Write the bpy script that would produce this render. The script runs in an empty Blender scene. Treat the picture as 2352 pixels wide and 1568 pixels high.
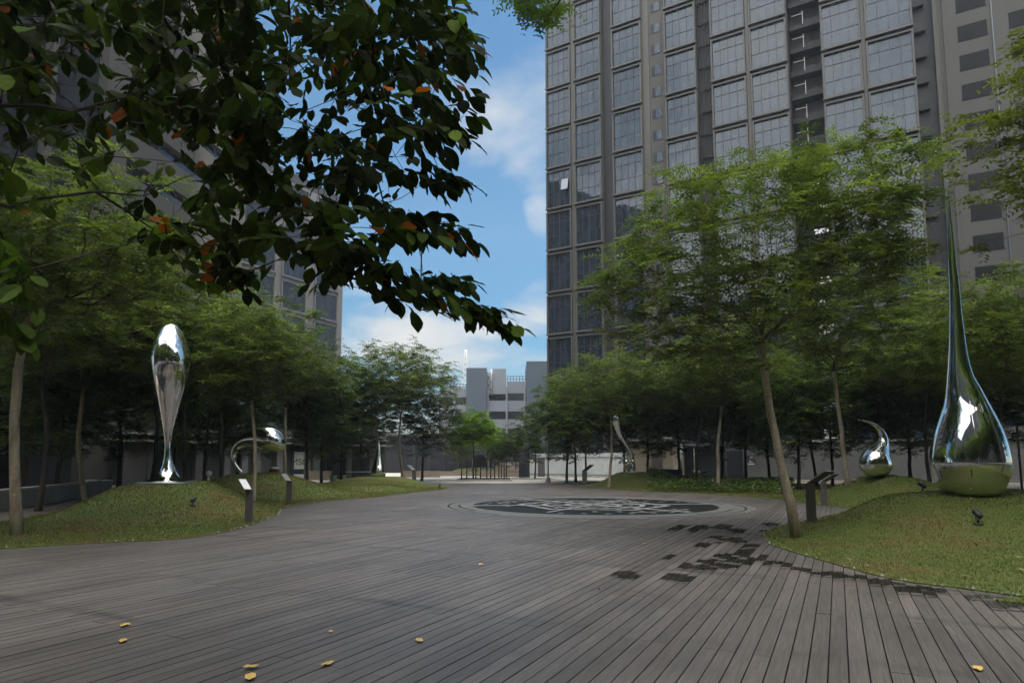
import bpy, math, random
import numpy as np
from mathutils import Vector, Matrix
from mathutils.geometry import delaunay_2d_cdt

random.seed(11)
RNG = np.random.default_rng(11)
S = bpy.context.scene
COL = S.collection
PI = math.pi

# ------------------------------------------------------------------ camera
EYE = 1.65
F_D, CX, CY = 1466.0, 1176.0, 912.0           # focal length and principal point, in picture units
TILT = math.radians(5.7)
CT, ST = math.cos(TILT), math.sin(TILT)
cd = bpy.data.cameras.new('camera')
cam = bpy.data.objects.new('camera', cd)
COL.objects.link(cam)
cam.location = (0, 0, EYE)
cam.rotation_euler = (PI / 2 + TILT, 0, 0)
cd.sensor_width = 36
cd.lens = 36 * F_D / 2352
cd.shift_y = (CY - 784) / 2352
cd.clip_start = 0.1
cd.clip_end = 6000
S.camera = cam


def ray(x, y):
    xc, yc = (x - CX) / F_D, -(y - CY) / F_D
    return Vector((xc, CT - yc * ST, ST + yc * CT))


def at(x, y, Y):
    d = ray(x, y)
    return Vector((0, 0, EYE)) + d * (Y / d.y)


def ground(x, y, z=0.0):
    d = ray(x, y)
    return Vector((0, 0, EYE)) + d * ((z - EYE) / d.z)


# ------------------------------------------------------------------ helpers
class MB:
    def __init__(self):
        self.v, self.f, self.m, self.sm = [], [], [], []

    def add(self, vs, fs, mi=0, smooth=False):
        o = len(self.v)
        self.v.extend([tuple(p) for p in vs])
        for f in fs:
            self.f.append(tuple(i + o for i in f))
            self.m.append(mi)
            self.sm.append(smooth)

    def box(self, x0, x1, y0, y1, z0, z1, mi=0):
        vs = [(x0, y0, z0), (x1, y0, z0), (x1, y1, z0), (x0, y1, z0), (x0, y0, z1), (x1, y0, z1), (x1, y1, z1), (x0, y1, z1)]
        self.add(vs, [(0, 3, 2, 1), (4, 5, 6, 7), (0, 1, 5, 4), (1, 2, 6, 5), (2, 3, 7, 6), (3, 0, 4, 7)], mi)

    def prism(self, poly, z0, z1, mi=0):
        n = len(poly)
        vs = [(p[0], p[1], z0) for p in poly] + [(p[0], p[1], z1) for p in poly]
        fs = [tuple(range(n - 1, -1, -1)), tuple(range(n, 2 * n))]
        fs += [(i, (i + 1) % n, n + (i + 1) % n, n + i) for i in range(n)]
        self.add(vs, fs, mi)

    def tube(self, pts, rad, sides=8, mi=0, smooth=True, caps=True):
        pts = [Vector(p) for p in pts]
        n = len(pts)
        t0 = (pts[1] - pts[0]).normalized()
        ref = Vector((1, 0, 0)) if abs(t0.x) < 0.8 else Vector((0, 1, 0))
        u = (ref - t0 * ref.dot(t0)).normalized()
        vs = []
        for i in range(n):
            t = (pts[min(i + 1, n - 1)] - pts[max(i - 1, 0)])
            t = t.normalized() if t.length > 1e-9 else t0
            u = (u - t * u.dot(t))
            u = u.normalized() if u.length > 1e-6 else Vector((1, 0, 0))
            w = t.cross(u)
            r = rad[i] if hasattr(rad, '__len__') else rad
            for k in range(sides):
                a = 2 * PI * k / sides
                vs.append(pts[i] + u * (r * math.cos(a)) + w * (r * math.sin(a)))
        fs = []
        for i in range(n - 1):
            for k in range(sides):
                a, b = i * sides + k, i * sides + (k + 1) % sides
                fs.append((a, b, b + sides, a + sides))
        self.add(vs, fs, mi, smooth)
        if caps:
            o = len(self.v) - len(vs)
            self.f.append(tuple(o + k for k in range(sides - 1, -1, -1)))
            self.m.append(mi); self.sm.append(False)
            self.f.append(tuple(o + (n - 1) * sides + k for k in range(sides)))
            self.m.append(mi); self.sm.append(False)

    def mesh(self, name, mats):
        me = bpy.data.meshes.new(name)
        me.from_pydata(self.v, [], self.f)
        for m in (mats if isinstance(mats, (list, tuple)) else [mats]):
            me.materials.append(m)
        me.polygons.foreach_set('material_index', self.m)
        me.polygons.foreach_set('use_smooth', self.sm)
        me.update()
        return me

    def build(self, name, mats, parent=None, loc=None):
        return link(name, self.mesh(name, mats), parent, loc)


def link(name, me, parent=None, loc=None):
    o = bpy.data.objects.new(name, me)
    COL.objects.link(o)
    if parent is not None:
        o.parent = parent
    if loc is not None:
        o.location = loc
    return o


def tag(o, label=None, cat=None, group=None, kind=None):
    if label: o['label'] = label
    if cat: o['category'] = cat
    if group: o['group'] = group
    if kind: o['kind'] = kind
    return o


def empty(name, loc=(0, 0, 0), rz=0.0, label=None, cat=None, group=None):
    o = bpy.data.objects.new(name, None)
    COL.objects.link(o)
    o.location = loc
    o.rotation_euler = (0, 0, rz)
    o.empty_display_size = 0.2
    return tag(o, label, cat, group)


def copy_tree(root):
    r = root.copy()
    COL.objects.link(r)
    for ch in list(root.children):
        c = ch.copy()
        COL.objects.link(c)
        c.parent = r
        for g in list(ch.children):
            d = g.copy()
            COL.objects.link(d)
            d.parent = c
    return r


# ------------------------------------------------------------------ materials
class NT:
    def __init__(self, name):
        self.m = bpy.data.materials.new(name)
        self.m.use_nodes = True
        self.t = self.m.node_tree
        self.p = self.t.nodes['Principled BSDF']
        self.out = self.t.nodes['Material Output']

    def n(self, typ, **kw):
        nd = self.t.nodes.new('ShaderNode' + typ)
        for k, v in kw.items():
            setattr(nd, k, v)
        return nd

    def l(self, a, b):
        self.t.links.new(a, b)

    def noise(self, vec, scale, detail=4, rough=0.55):
        n = self.n('TexNoise')
        n.inputs['Scale'].default_value = scale
        n.inputs['Detail'].default_value = detail
        n.inputs['Roughness'].default_value = rough
        if vec is not None:
            self.l(vec, n.inputs['Vector'])
        return n.outputs['Fac']

    def ramp(self, fac, stops):
        r = self.n('ValToRGB')
        el = r.color_ramp.elements
        while len(el) < len(stops):
            el.new(0.5)
        for e, (p, c) in zip(el, stops):
            e.position = p
            e.color = (c[0], c[1], c[2], 1) if hasattr(c, '__len__') else (c, c, c, 1)
        self.l(fac, r.inputs['Fac'])
        return r.outputs['Color']

    def mix(self, fac, a, b, mode='MIX'):
        m = self.n('Mix', data_type='RGBA', blend_type=mode)
        for i, s in ((0, fac), (6, a), (7, b)):
            if hasattr(s, 'links'):
                self.l(s, m.inputs[i])
            elif i == 0:
                m.inputs[0].default_value = s
            else:
                m.inputs[i].default_value = (s[0], s[1], s[2], 1)
        return m.outputs[2]

    def math(self, op, a, b=None, c=None):
        m = self.n('Math', operation=op)
        for i, s in enumerate((a, b, c)):
            if s is None: continue
            if hasattr(s, 'links'): self.l(s, m.inputs[i])
            else: m.inputs[i].default_value = s
        return m.outputs[0]

    def attr(self, name):
        return self.n('Attribute', attribute_name=name).outputs['Fac']

    def coord(self, kind='Object', scale=None):
        o = self.n('TexCoord').outputs[kind]
        if scale is None:
            return o
        mp = self.n('Mapping')
        mp.inputs['Scale'].default_value = scale
        self.l(o, mp.inputs['Vector'])
        return mp.outputs['Vector']

    def color(self, s): self.l(s, self.p.inputs['Base Color'])

    def bump(self, h, strength=0.3, dist=0.02):
        b = self.n('Bump')
        b.inputs['Strength'].default_value = strength
        b.inputs['Distance'].default_value = dist
        self.l(h, b.inputs['Height'])
        self.l(b.outputs['Normal'], self.p.inputs['Normal'])

    def set(self, **kw):
        for k, v in kw.items():
            self.p.inputs[k.replace('_', ' ')].default_value = v


def mat(name, c, rough=0.6, metal=0.0, var=0.15, scale=1.5, bump=0.0, bscale=30, ior=1.45, spec=0.5):
    t = NT(name)
    t.set(Roughness=rough, Metallic=metal, IOR=ior)
    t.p.inputs['Specular IOR Level'].default_value = spec
    lo = [x * (1 - var) for x in c]
    hi = [min(1, x * (1 + var)) for x in c]
    co = t.coord()
    t.color(t.ramp(t.noise(co, scale, 5), [(0.3, lo), (0.7, hi)]))
    if bump:
        t.bump(t.noise(co, bscale, 4), bump, 0.02)
    return t.m


def make_deck_mat(name):
    t = NT(name)
    co = t.coord()
    grain = t.noise(t.coord(scale=(2.0, 38, 6)), 1.0, 6, 0.65)
    blot = t.noise(t.coord(scale=(0.5, 1.2, 1)), 1.0, 5)
    big = t.noise(co, 0.16, 3)
    b = t.attr('board')
    c = t.ramp(b, [(0.0, (0.094, 0.080, 0.070)), (0.35, (0.110, 0.094, 0.082)), (0.7, (0.125, 0.105, 0.092)), (0.9, (0.122, 0.107, 0.096)), (1.0, (0.146, 0.124, 0.108))])
    c = t.mix(1.0, c, t.ramp(grain, [(0.22, 0.55), (0.75, 1.28)]), 'MULTIPLY')
    c = t.mix(0.85, c, t.ramp(blot, [(0.25, 0.62), (0.7, 1.22)]), 'MULTIPLY')
    c = t.mix(0.7, c, t.ramp(big, [(0.35, (0.78, 0.80, 0.82)), (0.65, (1.15, 1.10, 1.06))]), 'MULTIPLY')
    # dirt that has gathered along the joists where the boards butt, every 1.9 m
    sx = t.n('SeparateXYZ')
    t.l(co, sx.inputs[0])
    wob = t.math('MULTIPLY', t.math('SUBTRACT', t.noise(t.coord(scale=(0.4, 2.2, 1)), 1.0, 3), 0.5), 0.35)
    ph = t.math('ADD', t.math('ADD', sx.outputs[0], wob), 0.45)
    d = t.math('ABSOLUTE', t.math('SUBTRACT', t.math('FRACT', t.math('DIVIDE', ph, 1.9)), 0.5))
    line = t.math('SUBTRACT', 1.0, t.math('MULTIPLY', d, 16.0))
    line = t.n('Clamp')
    src = t.math('SUBTRACT', 1.0, t.math('MULTIPLY', d, 13.0))
    t.l(src, line.inputs[0])
    patch = t.ramp(t.noise(co, 0.33, 3), [(0.45, 0.0), (0.62, 0.85)])
    fac = t.math('MULTIPLY', t.math('MULTIPLY', line.outputs[0], 0.95), patch)
    c = t.mix(fac, c, (0.028, 0.026, 0.024))
    # boards soaked dark where water ran off the lawn: ragged, soft edged
    w = t.attr('wet')
    wn_ = t.noise(t.coord(scale=(5, 16, 1)), 1.0, 5, 0.65)
    wf = t.ramp(t.math('MULTIPLY', t.math('ADD', w, t.math('MULTIPLY', t.math('SUBTRACT', wn_, 0.5), 0.9)), t.math('GREATER_THAN', w, 0.001)), [(0.30, 0.0), (0.44, 0.55), (0.56, 1.0)])
    c = t.mix(wf, c, t.mix(1.0, c, (0.17, 0.165, 0.15), 'MULTIPLY'))
    t.l(t.math('SUBTRACT', t.ramp(grain, [(0.2, 0.62), (0.8, 0.44)]), t.math('MULTIPLY', wf, 0.26)), t.p.inputs['Roughness'])
    t.color(c)
    t.bump(grain, 0.35, 0.004)
    return t.m


def make_grass_mat(name, blade):
    t = NT(name)
    co = t.n('NewGeometry').outputs['Position']
    a = t.noise(co, 0.55, 5, 0.6)
    b = t.noise(co, 3.2, 4)
    c = t.ramp(a, [(0.28, (0.142, 0.094, 0.030)), (0.39, (0.124, 0.112, 0.023)), (0.52, (0.104, 0.126, 0.020)), (0.76, (0.088, 0.130, 0.018))])
    c = t.mix(0.38, c, t.ramp(b, [(0.3, (0.7, 0.66, 0.6)), (0.7, (1.3, 1.28, 1.15))]), 'MULTIPLY')
    if blade:
        c = t.mix(1.0, c, t.ramp(t.attr('tint'), [(0, 0.84), (0.6, 1.0), (1.0, (1.18, 1.16, 1.05))]), 'MULTIPLY')
        t.set(Roughness=0.6)
    else:
        fine = t.noise(co, 40, 3)
        c = t.mix(0.8, c, t.ramp(fine, [(0.3, 0.5), (0.7, 1.15)]), 'MULTIPLY')
        t.set(Roughness=0.9)
        t.bump(t.noise(co, 22, 4), 0.8, 0.05)
    t.color(c)
    return t.m


def make_leaf_mat(name, stops, trans=0.3, rough=0.45, spec=0.35):
    t = NT(name)
    c = t.ramp(t.attr('tint'), stops)
    t.color(c)
    t.set(Roughness=rough)
    t.p.inputs['Specular IOR Level'].default_value = spec
    tr = t.n('BsdfTranslucent')
    t.l(t.mix(1.0, c, (1.2, 1.5, 0.75), 'MULTIPLY'), tr.inputs['Color'])
    mx = t.n('MixShader')
    mx.inputs[0].default_value = trans
    t.l(t.p.outputs[0], mx.inputs[1])
    t.l(tr.outputs[0], mx.inputs[2])
    t.l(mx.outputs[0], t.out.inputs['Surface'])
    return t.m


def make_bark(name, lo, mid, hi):
    t = NT(name)
    a = t.noise(t.coord(scale=(5, 5, 1.1)), 1.0, 5, 0.6)
    b = t.noise(t.coord(), 16, 4)
    c = t.ramp(a, [(0.32, lo), (0.5, mid), (0.68, hi)])
    c = t.mix(0.6, c, t.ramp(b, [(0.3, 0.6), (0.7, 1.15)]), 'MULTIPLY')
    t.color(c)
    t.set(Roughness=0.85)
    t.bump(b, 0.5, 0.02)
    return t.m


def make_glass(name, base, ior=2.1, wav=0.004):
    t = NT(name)
    co = t.coord()
    t.color(t.ramp(t.noise(t.coord(scale=(0.9, 0.9, 0.25)), 1.0, 3), [(0.35, [x * 0.7 for x in base]), (0.65, [x * 1.5 for x in base])]))
    t.set(Roughness=0.03, IOR=ior)
    t.p.inputs['Specular Tint'].default_value = (0.86, 0.93, 1.0, 1)
    t.bump(t.noise(co, 0.8, 2), 1.0, wav)
    return t.m


def make_chrome():
    t = NT('mirror_steel')
    t.set(Metallic=1.0, Roughness=0.025)
    t.color(t.ramp(t.noise(t.coord(), 1.2, 4), [(0.35, (0.66, 0.66, 0.65)), (0.65, (0.78, 0.78, 0.77))]))
    t.bump(t.noise(t.coord(), 1.6, 2), 0.15, 0.02)
    return t.m


M = {}
M['deck'] = make_deck_mat('deck_wood')
M['grass'] = make_grass_mat('lawn_turf', False)
M['blade'] = make_grass_mat('grass_blades', True)
M['chrome'] = make_chrome()
M['concrete'] = mat('concrete', (0.30, 0.29, 0.27), 0.85, var=0.2, scale=0.6, bump=0.2)
M['paving'] = mat('paving', (0.40, 0.37, 0.33), 0.8, var=0.14, scale=0.5, bump=0.1)
M['asphalt'] = mat('asphalt', (0.09, 0.09, 0.088), 0.85, var=0.25, scale=0.3, bump=0.2)
M['tan'] = mat('tan_render', (0.25, 0.205, 0.155), 0.85, var=0.12, scale=0.8)
M['stone'] = mat('grey_granite', (0.120, 0.115, 0.108), 0.75, var=0.16, scale=2.5, bump=0.05, spec=0.25)
M['stonedark'] = mat('black_granite', (0.015, 0.016, 0.015), 0.6, var=0.4, scale=1.0, spec=0.08)
M['stonelight'] = mat('white_granite', (0.22, 0.215, 0.205), 0.65, var=0.15, scale=3)
M['bronze'] = mat('bronze_frame', (0.090, 0.084, 0.079), 0.5, var=0.08, scale=0.3)
M['greyframe'] = mat('grey_frame', (0.165, 0.155, 0.146), 0.6, var=0.08, scale=0.3)
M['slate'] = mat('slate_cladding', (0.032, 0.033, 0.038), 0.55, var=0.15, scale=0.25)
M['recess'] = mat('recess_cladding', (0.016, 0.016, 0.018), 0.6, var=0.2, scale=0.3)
M['beige'] = mat('beige_render', (0.088, 0.084, 0.077), 0.8, var=0.08, scale=0.15)
M['glass'] = make_glass('curtain_glass', (0.015, 0.022, 0.032), 1.78)
M['glassdark'] = make_glass('dark_glass', (0.020, 0.022, 0.027), 1.45)
M['darkpane'] = mat('dark_pane', (0.014, 0.014, 0.016), 0.35, var=0.3, scale=0.6, ior=1.2)
M['mullion'] = mat('mullion', (0.035, 0.036, 0.040), 0.5)
M['metal'] = mat('brushed_steel', (0.30, 0.29, 0.28), 0.38, 0.9, var=0.1, scale=3)
M['metaldark'] = mat('dark_steel', (0.135, 0.125, 0.122), 0.5, 0.35, var=0.2, scale=4)
M['plate'] = mat('sign_plate', (0.62, 0.60, 0.58), 0.25, 0.35, var=0.06, scale=8)
M['black'] = mat('black_plastic', (0.012, 0.012, 0.013), 0.45, var=0.2)
M['white'] = mat('white_paint', (0.72, 0.72, 0.70), 0.5, var=0.06)
M['hoard'] = mat('white_hoarding', (0.52, 0.54, 0.53), 0.6, var=0.08, scale=0.4)
M['greywall'] = mat('grey_wall', (0.135, 0.135, 0.132), 0.7, var=0.12, scale=0.5)
M['shopwall'] = mat('dark_shop_wall', (0.085, 0.085, 0.080), 0.7, var=0.15, scale=0.5)
M['blue'] = mat('blue_plastic', (0.03, 0.10, 0.30), 0.45)
M['red'] = mat('red_plastic', (0.42, 0.05, 0.06), 0.5)
M['cpdark'] = mat('blue_grey_cladding', (0.125, 0.155, 0.195), 0.6, var=0.06, scale=0.1)
M['cplight'] = mat('pale_cladding', (0.34, 0.365, 0.41), 0.6, var=0.06, scale=0.1)
M['pebble'] = mat('white_pebble', (0.28, 0.265, 0.23), 0.8, var=0.35, scale=9)
M['navy'] = mat('navy_render', (0.022, 0.025, 0.034), 0.6, var=0.2)
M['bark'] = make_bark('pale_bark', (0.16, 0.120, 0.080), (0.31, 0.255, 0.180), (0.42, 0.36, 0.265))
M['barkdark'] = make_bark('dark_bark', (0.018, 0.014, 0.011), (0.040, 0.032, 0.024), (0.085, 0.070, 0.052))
M['limb'] = make_bark('limb_bark', (0.040, 0.031, 0.022), (0.080, 0.063, 0.045), (0.13, 0.105, 0.075))
G_A = [(0.0, (0.036, 0.052, 0.016)), (0.45, (0.112, 0.138, 0.030)), (0.8, (0.190, 0.222, 0.046)), (1.0, (0.27, 0.295, 0.066))]
G_B = [(0.0, (0.034, 0.055, 0.018)), (0.5, (0.084, 0.120, 0.032)), (0.85, (0.140, 0.178, 0.042)), (1.0, (0.19, 0.22, 0.05))]
G_C = [(0.0, (0.10, 0.16, 0.015)), (0.5, (0.19, 0.28, 0.025)), (1.0, (0.30, 0.38, 0.05))]
G_D = [(0.0, (0.08, 0.08, 0.018)), (0.5, (0.125, 0.140, 0.026)), (0.88, (0.19, 0.195, 0.038)), (1.0, (0.26, 0.15, 0.03))]
M['leafA'] = make_leaf_mat('feathery_leaf', G_A, 0.35)
M['leafB'] = make_leaf_mat('dark_leaf', G_B, 0.4)
M['leafC'] = make_leaf_mat('bright_leaf', G_C, 0.4)
M['leafD'] = make_leaf_mat('yellowing_leaf', G_D, 0.35)
M['bigleaf'] = make_leaf_mat('broad_leaf', [(0.0, (0.016, 0.024, 0.008)), (0.45, (0.034, 0.050, 0.012)), (0.72, (0.058, 0.098, 0.015)), (0.955, (0.12, 0.18, 0.022)), (0.972, (0.30, 0.075, 0.012)), (1.0, (0.40, 0.11, 0.02))], 0.26, 0.6, 0.05)
M['dryleaf'] = mat('dry_leaf', (0.62, 0.40, 0.10), 0.6, var=0.3, scale=20)

# ------------------------------------------------------------------ world and sun
SUN_AZ = Vector((0.68, 0.73, 0)).normalized()
SUN_EL = math.radians(62)
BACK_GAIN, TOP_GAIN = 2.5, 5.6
W = bpy.data.worlds.new('World')
S.world = W
W.use_nodes = True
wt = W.node_tree
bg = wt.nodes['Background']
bg.inputs['Strength'].default_value = 0.1


def wn(typ, **kw):
    nd = wt.nodes.new('ShaderNode' + typ)
    for k, v in kw.items():
        setattr(nd, k, v)
    return nd


def wm(op, a, b=None):
    m = wn('Math', operation=op)
    for i, s in enumerate((a, b)):
        if s is None: continue
        if hasattr(s, 'links'): wt.links.new(s, m.inputs[i])
        else: m.inputs[i].default_value = s
    return m.outputs[0]


sky = wn('TexSky', sky_type='NISHITA', sun_disc=False)
sky.sun_elevation = SUN_EL
sky.sun_rotation = math.atan2(SUN_AZ.x, SUN_AZ.y)
sky.altitude = 50
sky.air_density = 1.0
sky.dust_density = 0.6
sky.ozone_density = 2.5
tc = wn('TexCoord').outputs['Generated']
sep = wn('SeparateXYZ')
wt.links.new(tc, sep.inputs[0])
den = wm('ADD', wm('MAXIMUM', sep.outputs[2], 0.0), 0.22)
cmb = wn('CombineXYZ')
wt.links.new(wm('DIVIDE', sep.outputs[0], den), cmb.inputs[0])
wt.links.new(wm('DIVIDE', sep.outputs[1], den), cmb.inputs[1])
cmb.inputs[2].default_value = 3.7
nz = wn('TexNoise')
nz.inputs['Scale'].default_value = 2.1
nz.inputs['Detail'].default_value = 7
nz.inputs['Roughness'].default_value = 0.56
nz.inputs['Distortion'].default_value = 0.3
wt.links.new(cmb.outputs[0], nz.inputs['Vector'])


def bump_dir(x, y, width, amp):
    d = ray(x, y).normalized()
    dp = wn('VectorMath', operation='DOT_PRODUCT')
    wt.links.new(tc, dp.inputs[0])
    dp.inputs[1].default_value = d
    v = wm('DIVIDE', wm('SUBTRACT', dp.outputs['Value'], math.cos(width)), 1 - math.cos(width))
    return wm('MULTIPLY', wm('MAXIMUM', v, 0.0), amp)


dens = nz.outputs['Fac']
for args in ((1190, 230, 0.16, 0.25), (1000, 750, 0.15, 0.15), (1235, 500, 0.035, 0.24), (1225, 700, 0.06, 0.18), (1215, 420, 0.05, 0.10),
             (860, 740, 0.10, 0.14), (1900, 620, 0.25, 0.5), (1050, 540, 0.14, -0.20), (1130, 30, 0.12, -0.12), (1080, 900, 0.1, -0.05)):
    dens = wm('ADD', dens, bump_dir(*args))
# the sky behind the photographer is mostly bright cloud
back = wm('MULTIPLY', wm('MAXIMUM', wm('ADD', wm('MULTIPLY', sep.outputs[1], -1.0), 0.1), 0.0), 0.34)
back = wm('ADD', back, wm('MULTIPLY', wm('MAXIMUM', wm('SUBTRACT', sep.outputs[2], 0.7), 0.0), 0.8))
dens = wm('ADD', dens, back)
rp = wn('ValToRGB')
rp.color_ramp.elements[0].position = 0.51
rp.color_ramp.elements[0].color = (0, 0, 0, 1)
rp.color_ramp.elements[1].position = 0.74
rp.color_ramp.elements[1].color = (1, 1, 1, 1)
wt.links.new(dens, rp.inputs['Fac'])
shade = wn('ValToRGB')
shade.color_ramp.elements[0].position = 0.55
shade.color_ramp.elements[0].color = (3.7, 4.1, 4.5, 1)
shade.color_ramp.elements[1].position = 0.9
shade.color_ramp.elements[1].color = (5.9, 5.75, 5.4, 1)
wt.links.new(dens, shade.inputs['Fac'])
mx = wn('Mix', data_type='RGBA')
wt.links.new(wm('MULTIPLY', rp.outputs['Color'], 0.92), mx.inputs[0])
hs = wn('HueSaturation')
hs.inputs['Hue'].default_value = 0.487
hs.inputs['Saturation'].default_value = 1.62
hs.inputs['Value'].default_value = 0.70
wt.links.new(sky.outputs['Color'], hs.inputs['Color'])
wt.links.new(hs.outputs['Color'], mx.inputs[6])
wt.links.new(shade.outputs['Color'], mx.inputs[7])
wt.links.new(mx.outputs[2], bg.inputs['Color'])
# clouds out of view, behind the photographer and overhead, boosted to light the plaza
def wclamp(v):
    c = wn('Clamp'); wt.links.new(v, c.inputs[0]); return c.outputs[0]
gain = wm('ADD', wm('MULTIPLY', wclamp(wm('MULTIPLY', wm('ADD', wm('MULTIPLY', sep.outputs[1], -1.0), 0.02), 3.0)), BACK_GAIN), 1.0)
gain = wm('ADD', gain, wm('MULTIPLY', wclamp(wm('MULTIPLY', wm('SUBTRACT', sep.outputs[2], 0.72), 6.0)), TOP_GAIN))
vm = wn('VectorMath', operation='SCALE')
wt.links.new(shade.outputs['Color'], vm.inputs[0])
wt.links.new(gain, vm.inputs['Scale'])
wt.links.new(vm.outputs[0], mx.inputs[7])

sd = bpy.data.lights.new('sun', 'SUN')
sd.energy = 3.0
sd.angle = math.radians(0.5)
sd.color = (1.0, 0.95, 0.86)
so = bpy.data.objects.new('sun', sd)
COL.objects.link(so)
sdir = Vector((SUN_AZ.x * math.cos(SUN_EL), SUN_AZ.y * math.cos(SUN_EL), math.sin(SUN_EL)))
so.rotation_euler = (-sdir).to_track_quat('-Z', 'Y').to_euler()
so.location = (0, 0, 200)

# ------------------------------------------------------------------ lawns
BD = Vector((0.453, 0.891, 0)).normalized()           # the way the boards run


def smooth_poly(pts, n=6):
    out = []
    m = len(pts)
    for i in range(m):
        p0, p1, p2, p3 = pts[i - 1], pts[i], pts[(i + 1) % m], pts[(i + 2) % m]
        for k in range(n):
            t = k / n
            out.append(tuple(0.5 * ((2 * p1[j]) + (p2[j] - p0[j]) * t + (2 * p0[j] - 5 * p1[j] + 4 * p2[j] - p3[j]) * t * t + (3 * p1[j] - p0[j] - 3 * p2[j] + p3[j]) * t ** 3) for j in (0, 1)))
    return out


def gxy(*ps):
    return [tuple(ground(x, y).xy) for x, y in ps]


LAWN_L = smooth_poly(gxy((-150, 1276), (0, 1261), (250, 1246), (430, 1236), (560, 1211), (635, 1183), (656, 1166), (760, 1150), (880, 1140), (955, 1130)) +
                     [(-3.9, 39.5), (-5.2, 44), (-9, 49), (-15, 47), (-18.5, 38), (-18.0, 30), (-15.4, 23), (-13.8, 17.5), (-13.6, 13)])
LAWN_R = smooth_poly(gxy((2600, 1402), (2352, 1371), (2200, 1351), (2050, 1331), (1900, 1291), (1800, 1261), (1759, 1241), (1757, 1223), (1797, 1208), (1860, 1195)) +
                     [tuple(ground(1945, 1172).xy), tuple(ground(1925, 1164).xy)] + gxy((1800, 1150), (1700, 1140), (1600, 1133), (1480, 1128), (1400, 1122), (1335, 1113)) +
                     [(5.6, 49.5), (9, 53), (16, 51), (25, 45), (31, 34), (31, 18), (20, 4)])
MOUNDS_L = [(at(392, 1105, 20).x, 20.3, 0.95, 2.8, 3.1), (at(595, 1095, 30).x, 30, 1.02, 3.0, 2.9), (at(868, 1095, 42).x, 42, 0.60, 3.2, 3.2), (-7.9, 35.5, 0.3, 2.0, 2.4)]
MOUNDS_R = [(at(2225, 1137, 14).x + 0.6, 14.6, 0.90, 3.4, 3.0), (at(2012, 1098, 24).x + 0.2, 24.2, 1.05, 2.8, 2.8), (at(1447, 1087, 42).x, 42.3, 0.92, 2.3, 2.8), (12.6, 18.5, 0.45, 2.4, 2.0)]


def poly_dist(P, poly):
    A = np.array(poly); B = np.roll(A, -1, axis=0)
    out = np.full(len(P), 1e9)
    for a, b in zip(A, B):
        d = b - a
        L = max(d @ d, 1e-9)
        t = np.clip(((P - a) @ d) / L, 0, 1)
        q = a + t[:, None] * d
        out = np.minimum(out, np.hypot(P[:, 0] - q[:, 0], P[:, 1] - q[:, 1]))
    return out


def inside(P, poly):
    A = np.array(poly); B = np.roll(A, -1, axis=0)
    r = np.zeros(len(P), bool)
    for (x0, y0), (x1, y1) in zip(A, B):
        c = ((y0 > P[:, 1]) != (y1 > P[:, 1]))
        xx = (x1 - x0) * (P[:, 1] - y0) / ((y1 - y0) if abs(y1 - y0) > 1e-9 else 1e-9) + x0
        r ^= c & (P[:, 0] < xx)
    return r


def lawn_z(P, poly, mounds):
    P = np.asarray(P, float)
    e = np.clip(poly_dist(P, poly) / 2.3, 0, 1)
    e = e * e * (3 - 2 * e)
    h = np.zeros(len(P))
    for mx_, my_, a, sx_, sy_ in mounds:
        q = ((P[:, 0] - mx_) / sx_) ** 2 + ((P[:, 1] - my_) / sy_) ** 2
        h = np.maximum(h, 0) + a * np.exp(-q ** 1.25 * 0.9) * (1 - 0.55 * np.clip(h, 0, 1))
    w = 0.025 * np.sin(P[:, 0] * 1.9 + 0.7 * np.sin(P[:, 1] * 1.3)) * np.sin(P[:, 1] * 1.6)
    return 0.02 + e * (h + w + 0.04)


def zat(x, y):
    p = np.array([[x, y]])
    for poly, mo in ((LAWN_L, MOUNDS_L), (LAWN_R, MOUNDS_R)):
        if inside(p, poly)[0]:
            return float(lawn_z(p, poly, mo)[0])
    return 0.0


def make_lawn(poly, mounds):
    A = np.array(poly)
    lo, hi = A.min(0), A.max(0)
    gx, gy = np.meshgrid(np.arange(lo[0], hi[0], 0.36), np.arange(lo[1], hi[1], 0.40))
    P = np.stack([gx.ravel(), gy.ravel()], 1)
    P = P + RNG.uniform(-0.06, 0.06, P.shape)
    P = P[inside(P, poly)]
    P = P[poly_dist(P, poly) > 0.12]
    n = len(poly)
    vs = [Vector(p) for p in poly] + [Vector(p) for p in P]
    r = delaunay_2d_cdt(vs, [(i, (i + 1) % n) for i in range(n)], [], 1, 1e-5)
    V = np.array([(p.x, p.y) for p in r[0]])
    z = lawn_z(V, poly, mounds)
    mb = MB()
    mb.add([(a[0], a[1], b) for a, b in zip(V, z)], [f for f in r[2]], 0, True)
    # a short skirt down to the boards
    o = len(mb.v)
    ring = [(p[0], p[1], 0.02) for p in poly]
    mb.add(ring + [(p[0], p[1], -0.05) for p in poly], [(i, (i + 1) % n, n + (i + 1) % n, n + i) for i in range(n)])
    ob = mb.build('lawn', M['grass'])
    tag(ob, kind='structure')
    return ob


make_lawn(LAWN_L, MOUNDS_L)
make_lawn(LAWN_R, MOUNDS_R)


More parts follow.
